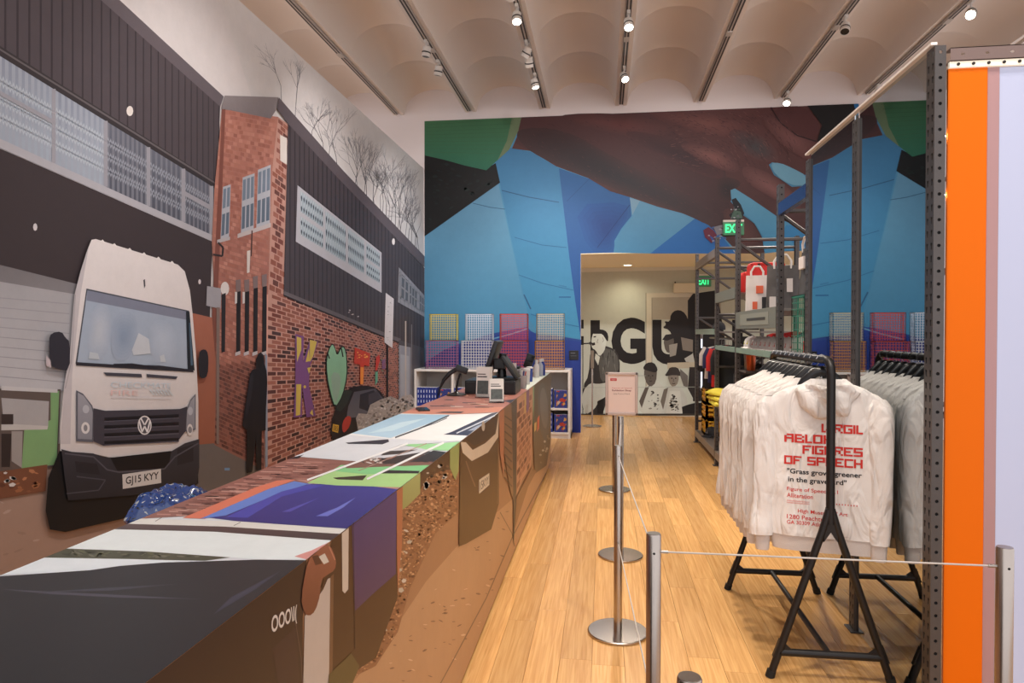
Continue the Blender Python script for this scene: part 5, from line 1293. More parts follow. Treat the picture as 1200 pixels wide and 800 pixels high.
# hanging garments on the racks
def hung(label, x, y, ztop, h, w, m_, rz, stripes=()):
    t = thing('hung_shirt', label, 'shirt', (x, y, ztop), rz)
    vs = []; fs = []; n = 26; rows = ((0, .18), (-.02, .3), (-.05, .62), (-.10, .95), (-.18, 1.0), (-.4, .97), (-.7, .98), (-1.0, 1.0))
    for zf, wf in rows:
        for k in range(n):
            a = 2 * math.pi * k / n; dd = .045 + .02 * (-zf); f = 1 + .25 * noise.noise(Vector((math.cos(a) * 2, math.sin(a) * 2, zf * 2 + x)))
            vs.append((math.cos(a) * w / 2 * wf, math.sin(a) * dd * f, zf * h))
    for j in range(len(rows) - 1):
        for k in range(n): fs.append((j * n + k, j * n + (k + 1) % n, (j + 1) * n + (k + 1) % n, (j + 1) * n + k))
    fs.append(tuple(range(n))); MB().add(vs, fs).build('body', m_, t, 60)
    for s in (-1, 1):
        MB().tube([(s * w * .44, 0, -h * .12), (s * w * .54, -.01, -h * .3), (s * w * .56, -.015, -h * .62)], [.05, .048, .04], 10).build('sleeve', m_, t, 60)
    MB().tube([(0, 0, 0), (0, 0, .05), (.015, 0, .075), (0, 0, .09), (-.015, 0, .08)], .003, 6).build('hook', M_STEEL, t, 60)
    for (z0, z1, mm) in stripes: MB().box((-w * .3, -.075, -h * z1), (w * .3, -.045, -h * z0)).build('print', mm, t)
    return t
zrod = zB - .05
MB().tube([(.34, UY[3] + .01, zrod), (.34, UY[5] - .04, zrod)], .013, 8).build('hanging_rod', M_STEEL, rackB)
MB().tube([(.2, UY[5], zpx(838, 392) - .05), (.2, UY[6], zpx(838, 392) - .05)], .013, 8).build('hanging_rod', M_STEEL, rackC)
for k in range(4): hung(('plain black shirt hung nearest the orange cup', 'plain black shirt hung beside the orange cup', 'plain black shirt hung in the middle of the rack', 'plain black shirt hung at the far end of the rod')[k], XR + .34, UY[3] + (.2, .5, .8, 1.06)[k], zrod - .077, .68, .42, M_BLC, -.04 + .03 * k)
for k in range(3): hung(('black shirt hung under the yellow badge cap', 'black shirt hung between the two racks', 'black shirt hung by the red and white jersey')[k], XR + .34, UY[4] + .17 + k * .16, zrod - .077, .42, .42, M_BLC, .03 * k)
zr2 = zpx(838, 392) - .05
M_NAVY = mat('navy cloth', (36, 40, 84), .7)
hung('white jersey hung near the exit side of the rack', XR + .2, UY[5] + .565, zr2 - .077, .42, .48, M_TW, .03); hung('navy jersey hung between the white and red ones', XR + .2, UY[5] + .42, zr2 - .077, .46, .44, M_NAVY, .03); hung('red jersey hung beside the navy one', XR + .2, UY[5] + .275, zr2 - .077, .5, .40, M_RED, .03)
for k in range(3): hung(('black shirt hung between the rack post and the red jersey', 'black shirt hung over the yellow crate', 'black shirt hung at the corridor end of the rack')[k], XR + .2, UY[5] + (.13, .75, .96)[k], zr2 - .077, .56, (.35, .42, .42)[k], M_BLC, .03)
# orange cup
oc = onX(880, 432, XR + .10) - Vector((0, 0, .012))
MB().box((.02, oc.y - .16, oc.z - .02), (.3, oc.y + .16, oc.z - .004)).build('cup_shelf', M_RACK, rackB); MB().tube([(.2, oc.y, oc.z - .01), (.2, oc.y, zB + .005)], .006, 6).build('shelf_hanger', M_RACK, rackB)
t = thing('tumbler', 'copper orange tumbler on a small shelf among the black shirts', 'tumbler', (XR + .10, oc.y, oc.z - .004)); MB().lathe([(.034, 0), (.038, .005), (.046, .145), (.043, .145), (.036, .01), (.001, .01)], 20).build('wall', mat('copper orange', (206, 92, 44), .3, .5), t, 50); MB().lathe([(.047, .146), (.047, .158), (.02, .162)], 20).build('lid', mat('lid dark', (50, 40, 36), .4), t, 50)
t = thing('tumbler', 'silver tumbler beside the copper orange tumbler', 'tumbler', (XR + .10, oc.y + .1, oc.z - .004)); MB().lathe([(.034, 0), (.038, .005), (.046, .145), (.043, .145), (.036, .01), (.001, .01)], 20).build('wall', M_STEEL, t, 50); MB().lathe([(.047, .146), (.047, .158), (.02, .162)], 20).build('lid', MATS['lid dark'], t, 50)
# yellow folded garments on the middle shelf
def folded(name, label, x, y, z, w, d, h, m_, rz=0, grp=None, seed=0):
    t = thing(name, label, 'shirt', (x, y, z), rz, grp); vs = []; fs = []; n = 12
    for s in (0, 1):
        for j in range(n + 1):
            for i in range(n + 1):
                u, v = -1 + 2 * i / n, -1 + 2 * j / n; e_ = (1 - u ** 6) * (1 - v ** 6)
                q = noise.noise(Vector((u * 2 + seed, v * 2, 1))) * .25 * h
                vs.append((u * w / 2, v * d / 2, (h * (.35 + .65 * e_) + q) if s else 0.0))
    for s in range(2):
        o = s * (n + 1) ** 2
        for j in range(n):
            for i in range(n): a = o + j * (n + 1) + i; fs.append((a, a + 1, a + n + 2, a + n + 1))
    o = (n + 1) ** 2
    ring = [i for i in range(n + 1)] + [j * (n + 1) + n for j in range(1, n + 1)] + [n * (n + 1) + i for i in range(n - 1, -1, -1)] + [j * (n + 1) for j in range(n - 1, 0, -1)]
    for a, b in zip(ring, ring[1:] + ring[:1]): fs.append((a, b, o + b, o + a))
    MB().add(vs, fs).build('cloth', m_, t, 50); return t
M_YEL = mat('yellow cloth', (226, 206, 60), .6); M_YEL2 = mat('amber plastic', (236, 172, 34), .4)
zy = zpx(850, 478) - .001
for k, lb in enumerate(('bright yellow shirt folded at the bottom of its pile', 'bright yellow shirt folded in the middle of its pile', 'bright yellow shirt crumpled on top of its pile')):
    folded('folded_shirt', lb, XR + .075, UY[5] - .34, zy + .002 + .055 * k, .32, .46, .058, M_YEL, .12 * k, seed=k)
# yellow crate stack and white folded shirts on the bottom shelf
ycr = (UY[5] + UY[6]) / 2
for k, lb in enumerate(('amber yellow crate at the bottom of the stack on the rack', 'amber yellow crate in the middle of the stack on the rack', 'amber yellow crate on top of the stack on the rack')):
    crate('yellow_crate', lb, (XR + .285, UY[6] - .56, .172 + k * .21), .44, .40, .21, 4, 3, M_YEL2, bar=.016)
for k in range(5): folded('folded_shirt', ('white shirt lowest in the pile on the bottom shelf', 'second white shirt in the pile on the bottom shelf', 'third white shirt in the pile on the bottom shelf', 'fourth white shirt in the pile on the bottom shelf', 'white shirt topmost in the pile on the bottom shelf')[k], XR + .27, UY[5] - .29, .172 + k * .036, .38, .40, .04, M_TW, .03 * k - .06, seed=k + 5)
for k in range(4): folded('folded_shirt', ('pale lime shirt lowest in its pile on the bottom shelf', 'pale lime shirt second in its pile on the bottom shelf', 'cream shirt third in the pile beside white shirts', 'cream shirt on top of the pile beside white shirts')[k], XR + .27, UY[5] - .76, .172 + k * .036, .38, .42, .04, mat('pale lime cloth', (216, 214, 150), .7) if k < 2 else M_TW, -.03 * k, seed=k + 15)
t = thing('gift_box', 'flat black box lying on the white folded shirts', 'box', (XR + .27, UY[5] - .29, .172 + 5 * .036 + .004), .2); MB().bbox((-.15, -.1, 0), (.15, .1, .05), .003).build('base', M_BLC, t); MB().bbox((-.153, -.103, .03), (.153, .103, .056), .003).build('lid', MATS['black plastic'], t)
# light tube at the rack by the exit
t = bpy.data.objects.new('light_tube', None); col.objects.link(t); t.parent = rackC; pt_ = onY(822, 456, UY[6] - .10); t.location = (pt_.x - XR, pt_.y, pt_.z); hL = zpx(838, 392) - .045 - pt_.z
MB().tube([(0, 0, .0), (0, 0, hL)], .011, 10).build('tube', mat('cool tube', (240, 244, 255), .4, emit=(225, 232, 255), emit_s=1.2), t, 50); MB().lathe([(.016, -.02), (.016, .02)], 10).build('cap', M_STEEL, t); MB().lathe([(.016, hL - .02), (.016, hL + .05)], 10).build('cap', M_STEEL, t)

# ------------------------------------------------------------------ garment rack with hoodies
M_PIPE = mat('black painted pipe', (30, 27, 27), .42, .2)
XG = 1.0; ZG = 1.425
YG0 = onZ(905, 797, 0).y; YG1 = onZ(850, 690, 0).y
YN = (YG0 + onZ(1052, 803, 0).y) / 2 + .02; YFg = (YG1 + onZ(958, 695, 0).y) / 2
xa, xb = .745, 1.262
gr = thing('garment_rack', 'black pipe garment rack with splayed legs loaded with white hoodies', 'garment rack', (XG, (YN + YFg) / 2, 0))
gm = T(-XG, -(YN + YFg) / 2, 0)
zspl = .72; zbar = .115
for yk in (YN, YFg):
    for xs_ in (xa, xb):
        sgn_ = -1 if xs_ < XG else 1
        leg = MB().tube([(XG + sgn_ * .006, yk, zspl + .04), (XG + sgn_ * .035, yk, zspl - .06), (xs_ + (XG - xs_) * .02, yk, .012)], .017, 10, gm).build('leg', M_PIPE, gr, 40)
        MB().tube([(xs_ + (XG - xs_) * .035, yk, .03), (xs_, yk, .0)], .021, 10, gm).build('rubber_foot', mat('rubber', (20, 20, 20), .7), leg, 40)
        f = (zspl - zbar) / zspl; xb_ = XG + (xs_ - XG) * f
        MB().add([(xb_, yk - .01, zbar + .06), (xb_, yk + .01, zbar + .06), (xb_ - sgn_ * .07, yk - .01, zbar), (xb_ - sgn_ * .07, yk + .01, zbar), (xb_ + sgn_ * .03, yk - .01, zbar - .02), (xb_ + sgn_ * .03, yk + .01, zbar - .02)], [(0, 2, 4), (1, 5, 3), (0, 1, 3, 2), (2, 3, 5, 4), (4, 5, 1, 0)], gm).build('gusset', M_PIPE, gr)
    MB().prism([(-.03, zspl - .1), (0.0, zspl - .055), (.03, zspl - .1), (.018, zspl + .05), (-.018, zspl + .05)], .024, gm @ T(XG, yk - .012, 0)).build('yoke', M_PIPE, gr)
    MB().tube([(XG - .215, yk, zbar), (XG + .215, yk, zbar)], .017, 10, gm).build('crossbar', M_PIPE, gr, 40)
    s_ = 1 if yk == YN else -1
    MB().tube([(XG, yk, zspl - .02), (XG, yk, ZG - .06)], .019, 12, gm).build('post', M_PIPE, gr, 40)
pts = [(XG, YN, ZG - .07)] + [(XG, YN + .06 - .06 * math.cos(a), ZG - .06 + .06 * math.sin(a)) for a in (0, .4, .8, 1.2, 1.57)] + [(XG, YFg - .06 + .06 * math.sin(a), ZG - .06 + .06 * math.cos(a)) for a in (0, .4, .8, 1.2, 1.57)] + [(XG, YFg, ZG - .07)]
MB().tube(pts, .019, 12, gm).build('rail', M_PIPE, gr, 40)
MB().tube([(XG, YN, zbar), (XG, YFg, zbar)], .014, 10, gm).build('stretcher', M_PIPE, gr, 40)

# hoodie
def hoodie_material():
    m = mat('white fleece', (236, 229, 223), .85, noise_amt=.02, noise_scale=8, bump=.12, bump_scale=260)
    nt = m.node_tree; bp = [n for n in nt.nodes if n.type == 'BUMP'][0]; tc = [n for n in nt.nodes if n.type == 'TEX_COORD'][0]
    mp = nt.nodes.new('ShaderNodeMapping'); mp.inputs['Scale'].default_value = (13, 13, 4.5); mp.inputs['Rotation'].default_value = (0, .35, 0)
    n = nt.nodes.new('ShaderNodeTexNoise'); n.inputs['Scale'].default_value = 1.0; n.inputs['Detail'].default_value = 2.5; n.inputs['Distortion'].default_value = .9
    b2 = nt.nodes.new('ShaderNodeBump'); b2.inputs['Strength'].default_value = .75; b2.inputs['Distance'].default_value = .05
    nt.links.new(tc.outputs['Object'], mp.inputs['Vector']); nt.links.new(mp.outputs['Vector'], n.inputs['Vector']); nt.links.new(n.outputs['Fac'], b2.inputs['Height']); nt.links.new(b2.outputs['Normal'], bp.inputs['Normal']); return m
M_FL = hoodie_material(); M_RIB = mat('white rib knit', (220, 211, 205), .85, bump=.3, bump_scale=320)
def loft(rows, n, fold, seed, cap_top=False):
    """rows: (centre, halfx, halfy, power)"""
    vs = []; fs = []
    for j, (c, a, b) in enumerate(rows):
        for k in range(n):
            t = 2 * math.pi * k / n; ct, st_ = math.cos(t), math.sin(t)
            x = math.copysign(abs(ct) ** .75, ct) * a; y = math.copysign(abs(st_) ** .75, st_) * b
            z = c[2]
            q = noise.noise(Vector((x * 7 + seed, z * 2.2, y * 3 + seed * 2))) * fold + noise.noise(Vector((x * 16 - seed, z * 5, seed))) * fold * .45
            nrm = Vector((x / (a * a + 1e-6), y / (b * b + 1e-6), 0)).normalized()
            vs.append((c[0] + x + nrm.x * q, c[1] + y + nrm.y * q, z))
    for j in range(len(rows) - 1):
        for k in range(n): fs.append((j * n + k, j * n + (k + 1) % n, (j + 1) * n + (k + 1) % n, (j + 1) * n + k))
    return vs, fs
def interp(keys, m_):
    out = []
    for i in range(len(keys) - 1):
        for k in range(m_):
            t = k / m_; a, b = keys[i], keys[i + 1]; t2 = t
            out.append(tuple(a[q] + (b[q] - a[q]) * t2 for q in range(len(a))))
    out.append(keys[-1]); return out
def hoodie_meshes(seed):
    body_keys = [(0.012, .075, .045), (-.012, .105, .052), (-.035, .165, .052), (-.06, .215, .05), (-.09, .245, .05), (-.15, .252, .052), (-.3, .248, .055), (-.5, .25, .06), (-.66, .252, .066), (-.715, .245, .066)]
    rows = [((0, 0, z), a, b) for z, a, b in interp(body_keys, 5)]
    vs, fs = loft(rows, 72, .022, seed); fs.append(tuple(range(72)))
    body = MB().add(vs, fs)
    hem_rows = [((0, 0, z), a, b) for z, a, b in interp([(-.70, .243, .064), (-.72, .236, .060), (-.765, .228, .056), (-.785, .224, .054)], 3)]
    hv, hf = loft(hem_rows, 72, .012, seed); hem = MB().add(hv, hf)
    sl = []
    for s in (-1, 1):
        keys = [(.225, .0, -.075, .03, .035), (.252, .0, -.11, .055, .05), (.275, -.002, -.17, .062, .055), (.292, -.006, -.28, .056, .052), (.300, -.012, -.42, .05, .05), (.306, -.02 + .015 * math.sin(seed), -.56, .048, .048), (.306, -.025, -.68, .046, .044), (.304, -.026, -.725, .043, .042)]
        sx = (lambda x: .225 + (x - .225) * .6) if s < 0 else (lambda x: .208 + (x - .208) * .12)
        rows = [((s * sx(x), y - (.012 if s > 0 else 0) * min(1, -z * 2), z), a * (.86 if s > 0 else 1), b) for x, y, z, a, b in interp(keys, 4)]
        v, f = loft(rows, 28, .026, seed * 3 + s); cu = interp([(.304, -.026, -.72, .038, .036), (.303, -.026, -.735, .034, .032), (.302, -.026, -.79, .031, .03), (.302, -.026, -.80, .028, .027)], 2)
        cv, cf = loft([((s * sx(x), y - (.012 if s > 0 else 0), z), a, b) for x, y, z, a, b in cu], 24, .004, seed)
        sl.append((MB().add(v, f), MB().add(cv, cf)))
    # hood: a soft pouch drooping over the back (-y)
    vs = []; fs = []; nu, nv = 36, 18
    for j in range(nv + 1):
        ph = math.pi * j / nv
        for i in range(nu):
            th = 2 * math.pi * i / nu
            x = math.sin(ph) * math.cos(th); y = math.sin(ph) * math.sin(th); z = math.cos(ph)
            X_ = x * (.128 if z < 0 else .128 * (1 - .15 * z)); Y_ = y * .075 - .045; Z_ = z * (.125 if z < 0 else .07) - .045
            if z > .35: Z_ -= (z - .35) * .14 * (1 - min(1, (x * x + y * y))); 
            q = noise.noise(Vector((x * 2.2 + seed, y * 2, z * 3))) * .02 + .012 * math.sin(6 * x + 5 * z + seed)
            rr_ = Vector((x, y, z)); vs.append((X_ + rr_.x * q * .6, Y_ + rr_.y * q, Z_ + rr_.z * q * .6))
    for j in range(nv):
        for i in range(nu): fs.append((j * nu + i, j * nu + (i + 1) % nu, (j + 1) * nu + (i + 1) % nu, (j + 1) * nu + i))
    hood = MB().add(vs, fs)
    # collar fold around the neck
    cv = [(.085 * math.cos(a), -.005 + .05 * math.sin(a), .02 + .012 * math.cos(2 * a)) for a in [2 * math.pi * k / 20 for k in range(21)]]
    rim = MB().tube(cv, .013, 8)
    return dict(body=body.mesh('body', M_FL, 60), hem=hem.mesh('hem', M_RIB, 60), sleeves=[(a.mesh('sleeve', M_FL, 60), b.mesh('cuff', M_RIB, 60)) for a, b in sl], hood=hood.mesh('hood', M_FL, 60), rim=rim.mesh('hood_rim', M_FL, 60))
HM = [hoodie_meshes(s) for s in (1.3, 4.1, 7.7)]
def make_hoodie(k, loc, rz, label, grp):
    t = thing('hoodie', label, 'hoodie', loc, rz, grp); m_ = HM[k % 3]
    link('body', m_['body'], t); link('hem', m_['hem'], t)
    for s, c in m_['sleeves']: so = link('sleeve', s, t); link('cuff', c, so)
    h = link('hood', m_['hood'], t)
    return t
# hanger: one thing each
hg = MB(); hg.tube([(-.19, 0, -.15), (-.12, 0, -.10), (-.075, 0, -.035), (-.03, 0, .004), (0, 0, .012), (.03, 0, .004), (.075, 0, -.035), (.12, 0, -.10), (.19, 0, -.15)], [.008, .010, .018, .024, .024, .024, .018, .010, .008], 10)
hg_me = hg.mesh('arms', M_BLK, 50)
hk = MB().tube([(0, 0, .0), (0, 0, .045), (.012, 0, .058), (.024, 0, .075), (.024, 0, .092), (.012, 0, .106), (0, 0, .110), (-.014, 0, .105), (-.023, 0, .09)], .0024, 6)
hk_me = hk.mesh('hook', mat('hook steel', (190, 188, 186), .2, 1.0), 50)
ORD = ('first', 'second', 'third', 'fourth', 'fifth', 'sixth', 'seventh', 'eighth', 'ninth', 'tenth')
nh_ = 10; zneck = ZG - .067
ys = [YN + .135] + [YN + .245 + i * (YFg - .085 - YN - .245) / (nh_ - 2) for i in range(nh_ - 1)]
rr = random.Random(21)
for i, y in enumerate(ys):
    rz = -.22 if i == 0 else -.17 + rr.uniform(-.02, .02)
    lab = 'white hoodie with red and black lettering on its back, at the rail end' if i == 0 else 'plain white hoodie, %s from the lettered hoodie along the garment rail' % ORD[i - 1]
    zd = zneck - .034 - rr.uniform(0, .008)
    xo = XG + (.019 if i == 0 else .0)
    h = make_hoodie(i, (xo, y, zd), rz, lab, None if i == 0 else 'white hoodies on the garment rail')
    if i == 0: front_hoodie = h; h.scale = (1, .72, 1)
    else:
        h.scale = (1, .5, 1)
        for ch in h.children:
            if ch.name.startswith('hood'): ch.scale = (1, .5, 1); ch.location = (0, .012, 0)
    g = thing('clothes_hanger', ('black clothes hanger inside the lettered white hoodie' if i == 0 else 'black clothes hanger in the plain hoodie %s from the lettered hoodie' % ORD[i - 1]), 'hanger', (XG, y, zneck), rz, 'hangers on the garment rail')
    link('arms', hg_me, g); o = link('hook', hk_me, g)
    o.location = (0, 0, ZG + .021 - zneck - .110 + .0)
    if i: g.children[0].scale = (1, .6, 1)
# print on the back of the front hoodie
bme = HM[0]['body']
bvh = BVHTree.FromPolygons([v.co.copy() for v in bme.vertices], [list(p.vertices) for p in bme.polygons])
M_RINK = mat('red textile print', (206, 44, 36), .7); M_KINK = mat('black textile print', (30, 26, 28), .7)
def backprint(body, x0, x1, z0, z1, m_, bold=0.0, sp=1.0, lab=None):
    vs, fs, _ = text_polys(body, bold, sp)
    bm = bmesh.new()
    bv = [bm.verts.new((x0 + u * (x1 - x0), 0, z0 + v * (z1 - z0))) for u, v in vs]
    for f in fs:
        try: bm.faces.new([bv[i] for i in f])
        except ValueError: pass
    bmesh.ops.triangulate(bm, faces=bm.faces[:])
    for _ in range(2):
        long = [e for e in bm.edges if e.calc_length() > .012]
        if long: bmesh.ops.subdivide_edges(bm, edges=long, cuts=1)
    for v in bm.verts:
        hit = bvh.ray_cast(Vector((v.co.x, -.5, v.co.z)), Vector((0, 1, 0)))[0]
        v.co.y = (hit.y if hit else -.05) - .0022
    bmesh.ops.recalc_face_normals(bm, faces=bm.faces[:])
    me = bpy.data.meshes.new('print'); bm.to_mesh(me); bm.free(); me.materials.append(m_)
    o = link('print', me, front_hoodie)
    if lab: o['label'] = lab
GL = {'A': '.###,#..#,####,#..#,#..#', 'B': '###.,#..#,###.,#..#,####', 'C': '####,#...,#...,#...,####', 'E': '####,#...,###.,#...,####', 'F': '####,#...,###.,#...,#...', 'G': '####,#...,#.##,#..#,####', 'H': '#..#,#..#,####,#..#,#..#', 'I': '#,#,#,#,#', 'L': '#..,#..,#..,#..,###', 'O': '####,#..#,#..#,#..#,####', 'P': '####,#..#,####,#...,#...', 'R': '####,#..#,###.,#.#.,#..#', 'S': '####,#...,####,...#,####', 'U': '#..#,#..#,#..#,#..#,####', 'V': '#..#,#..#,#..#,#.#.,##..'}
def blockprint(word, x0, x1, z0, z1, lab=None):
    """heavy square lettering laid on the hoodie's back"""
    w = sum(3 if c == ' ' else len(GL[c].split(',')[0]) * 1.25 + .35 for c in word) - .35; k = (x1 - x0) / w; x = x0; h = (z1 - z0) / 5
    vs = []; fs = []
    for c in word:
        if c == ' ': x += 3 * k; continue
        g = GL[c].split(','); cw = 1.25 * k
        for j, row in enumerate(g):
            for i, ch in enumerate(row):
                if ch != '#': continue
                for a, b in ((0, 0), (1, 0), (1, 1), (0, 1)):
                    X_, Z_ = x + (i + a) * cw, z1 - (j + b) * h
                    hit = bvh.ray_cast(Vector((X_, -.5, Z_)), Vector((0, 1, 0)))[0]; vs.append((X_, (hit.y if hit else -.05) - .003, Z_))
                n = len(vs); fs.append((n - 4, n - 3, n - 2, n - 1))
        x += len(g[0]) * cw + .35 * k
    o = MB().add(vs, fs).build('print', M_RINK, front_hoodie)
    if lab: o['label'] = lab
blockprint('I', .052, .062, -.155, -.125)
blockprint('VIRGIL', -.02, .150, -.232, -.192, 'red block lettering')
blockprint('ABLOH', -.178, .03, -.284, -.244)
blockprint('FIGURES', -.10, .150, -.334, -.294)
blockprint('OF SPEECH', -.178, .150, -.386, -.346)
backprint('"Grass grows greener', -.165, .147, -.436, -.405, M_KINK, .02, 1.0, 'black italic lettering')
backprint('in the graveyard"', -.160, .085, -.474, -.443, M_KINK, .02)
backprint('Figure of Speech n.1', -.165, .05, -.514, -.492, M_RINK, .008)
backprint('Alliteration', -.165, -.055, -.540, -.520, M_RINK, .008)
for q in range(3): backprint('iiiiiiiiiiiiiiiiiiiiiiiiii' if q < 2 else 'iiiiiiiii', -.165 if q < 2 else .03, (-.07 if q < 2 else .13), -.558 - q % 2 * .009, -.552 - q % 2 * .009, M_RINK)
backprint('High Museum of Art', -.118, .09, -.612, -.590, M_RINK, .008)
backprint('1280 Peachtree St', -.165, .05, -.638, -.618, M_RINK, .008)
backprint('GA 30309 Atlanta, USA', -.165, .065, -.664, -.644, M_RINK, .008)

# ------------------------------------------------------------------ barrier posts, cords and the sign
HS = 0.967
M_POST = mat('brushed stainless', (184, 174, 165), .27, 1.0, .18, 4)
post_me = MB().lathe([(.0212, .008), (.0212, HS - .004), (.0195, HS), (.001, HS)], 28).mesh('tube', M_POST, 35)
base_me = MB().lathe([(.15, 0), (.155, .003), (.155, .010), (.15, .014), (.03, .0165), (.001, .0165)], 40).mesh('base', M_POST, 35)
hole_me = MB().lathe([(.0035, 0), (.0035, .001)], 10, Matrix.Rotation(math.pi / 2, 4, 'X')).mesh('hole', mat('hole black', (10, 10, 10), .9))
cap_me = MB().lathe([(.019, HS - .0005), (.019, HS + .0012), (.001, HS + .0012)], 28).mesh('cap', M_STEEL, 35)
def post(x, y, label):
    t = thing('barrier_post', label, 'barrier post', (x, y, 0)); link('tube', post_me, t); link('base', base_me, t); link('cap', cap_me, t)
    for z in (.915, .47): link('hole', hole_me, t, (0, -.0206, z))
    return t
pA = onZ(724, 741, 0); pB = onZ(727, 651, 0); pC = onZ(720, 574, 0); pN = onZ(766, 625, HS); pRt = onZ(1177.5, 641, HS); pL = onZ(808, 793, HS)
post(pA.x, pA.y, 'steel barrier post joined by cords to the post without visible base')
post(pB.x, pB.y, 'steel barrier post between the sign and the next post')
post(pN.x, pN.y, 'steel barrier post at the corner where two cords meet')
post(pRt.x, pRt.y, 'steel barrier post in front of the orange and white panels')
post(pL.x, pL.y, 'steel barrier post standing alone beside the corner post')
def cord(a, b, z, label, ferr=True):
    a = Vector((a.x, a.y, z)); b = Vector((b.x, b.y, z)); d = (b - a).normalized()
    t = thing('barrier_rope', label, 'cord', tuple(a)); q = b - a
    MB().tube([d * .019, q - d * .019], .0026, 8).build('line', mat('grey cord', (196, 188, 180), .5), t, 50)
    for s in (d * .021, q - d * .021): MB().tube([s - d * .006 * (1 if s.length < .1 else -1), s + d * .02 * (1 if s.length < .1 else -1)], .005, 8).build('ferrule', M_STEEL, t, 50)
cord(pA, pN, .915, 'upper grey cord between the two aisle posts'); cord(pA, pN, .47, 'lower grey cord between the two aisle posts'); cord(pN, pRt, .915, 'upper grey cord stretched across in front of the garment rack'); cord(pN, pRt, .47, 'lower grey cord stretched across in front of the garment rack')
cord(pB, pA, .915, 'upper grey cord running towards the sign'); cord(pB, pA, .47, 'lower grey cord running towards the sign')
# sign stand
sg = thing('sign_stand', 'framed white notice on a steel pole with round base', 'sign', (pC.x, pC.y, 0)); 
M_ALU = mat('pale aluminium frame', (206, 190, 184), .35, .35)
ysg = pC.y - .03
s0_ = onY(709.5, 436, ysg); s1_ = onY(747.5, 487, ysg)
x0, x1, z0, z1 = s0_.x - pC.x, s1_.x - pC.x, s1_.z, s0_.z
link('base', base_me, sg); MB().lathe([(.0212, .008), (.0212, (z0 + z1) / 2)], 24).build('pole', M_POST, sg, 35)
fr = MB(); fw = .028
for lo, hi in (((x0, -.035, z0), (x1, -.012, z0 + fw)), ((x0, -.035, z1 - fw), (x1, -.012, z1)), ((x0, -.035, z0), (x0 + fw, -.012, z1)), ((x1 - fw, -.035, z0), (x1, -.012, z1))): fr.bbox(lo, hi, .006)
fr.build('frame', M_ALU, sg); bd = MB().box((x0 + .01, -.024, z0 + .01), (x1 - .01, -.016, z1 - .01)).build('sheet', mat('pinkish paper', (248, 230, 226), .5), sg); MB().box((x0 + .03, -.016, z0 + .03), (x1 - .03, .0, z1 - .03)).build('backplate', M_ALU, sg)
def flat_text(parent, body, x0, x1, z0, z1, y, m_, bold=0.0):
    vs, fs, _ = text_polys(body, bold)
    mb = MB().add([(x0 + u * (x1 - x0), y, z0 + v * (z1 - z0)) for u, v in vs], fs); return mb.build('lettering', m_, parent)
W_, H_ = x1 - x0, z1 - z0
MB().box((x0 + .15 * W_, -.0246, z0 + .80 * H_), (x0 + .35 * W_, -.0238, z0 + .86 * H_)).build('logo', mat('sign red', (206, 50, 56), .5), bd)
flat_text(bd, 'HIGH', x0 + .19 * W_, x0 + .31 * W_, z0 + .815 * H_, z0 + .845 * H_, -.0252, M_PAPER)
flat_text(bd, 'Figures of Speech', x0 + .21 * W_, x0 + .82 * W_, z0 + .615 * H_, z0 + .65 * H_, -.0245, mat('sign pale red', (200, 110, 110), .5)); flat_text(bd, 'Exhibition Shop', x0 + .21 * W_, x0 + .79 * W_, z0 + .55 * H_, z0 + .60 * H_, -.0245, mat('sign dark red', (130, 24, 34), .5), .02); flat_text(bd, 'Line Forms Here', x0 + .25 * W_, x0 + .75 * W_, z0 + .485 * H_, z0 + .52 * H_, -.0245, mat('sign grey', (130, 110, 108), .5))
# pole in the corridor
c = onZ(694, 499.5, 0); t = thing('corridor_post', 'slim steel post with thicker grip standing in the corridor', 'barrier post', (c.x, c.y, 0)); zt_ = onY(694, 411, c.y).z; zg_ = onY(694, 431, c.y).z
link('base', base_me, t); MB().lathe([(.014, .01), (.014, zg_)], 16).build('pole', M_POST, t, 35); MB().lathe([(.014, zg_ - .01), (.026, zg_), (.026, zt_), (.02, zt_ + .006)], 18).build('grip', mat('taupe grip', (138, 124, 108), .4, .4), t, 35)

# ------------------------------------------------------------------ exit signs
def exit_sign(label, pxl, pyt, pxr, pyb, Y, off=.05):
    a = onY(pxl, pyt, Y - off); b = onY(pxr, pyb, Y - off); t = thing('exit_sign', label, 'exit sign', ((a.x + b.x) / 2, Y, b.z)); w, h = b.x - a.x, a.z - b.z
    MB().bbox((-w / 2, -off, 0), (w / 2, .001, h), .005).build('housing', mat('exit housing', (60, 110, 78), .4, emit=(40, 150, 90), emit_s=.12), t)
    MB().box((-w / 2, -off * .9, h), (w / 2, .001, h + .03)).build('canopy', mat('exit canopy', (214, 200, 186), .5), t)
    vs, fs, _ = text_polys('EXIT', .03); MB().add([(-w * .40 + u * w * .80, -off - .002, h * .18 + v * h * .64) for u, v in vs], fs).build('lettering', mat('exit green glow', (60, 220, 130), .5, emit=(50, 235, 135), emit_s=1.5), t)
    return t
exit_sign('green lit exit sign on the hand mural above the opening', 847.5, 260, 872, 275, YB)
exit_sign('green lit exit sign on the corridor wall beyond the rack', 816.5, 323, 833.5, 335.5, YF)

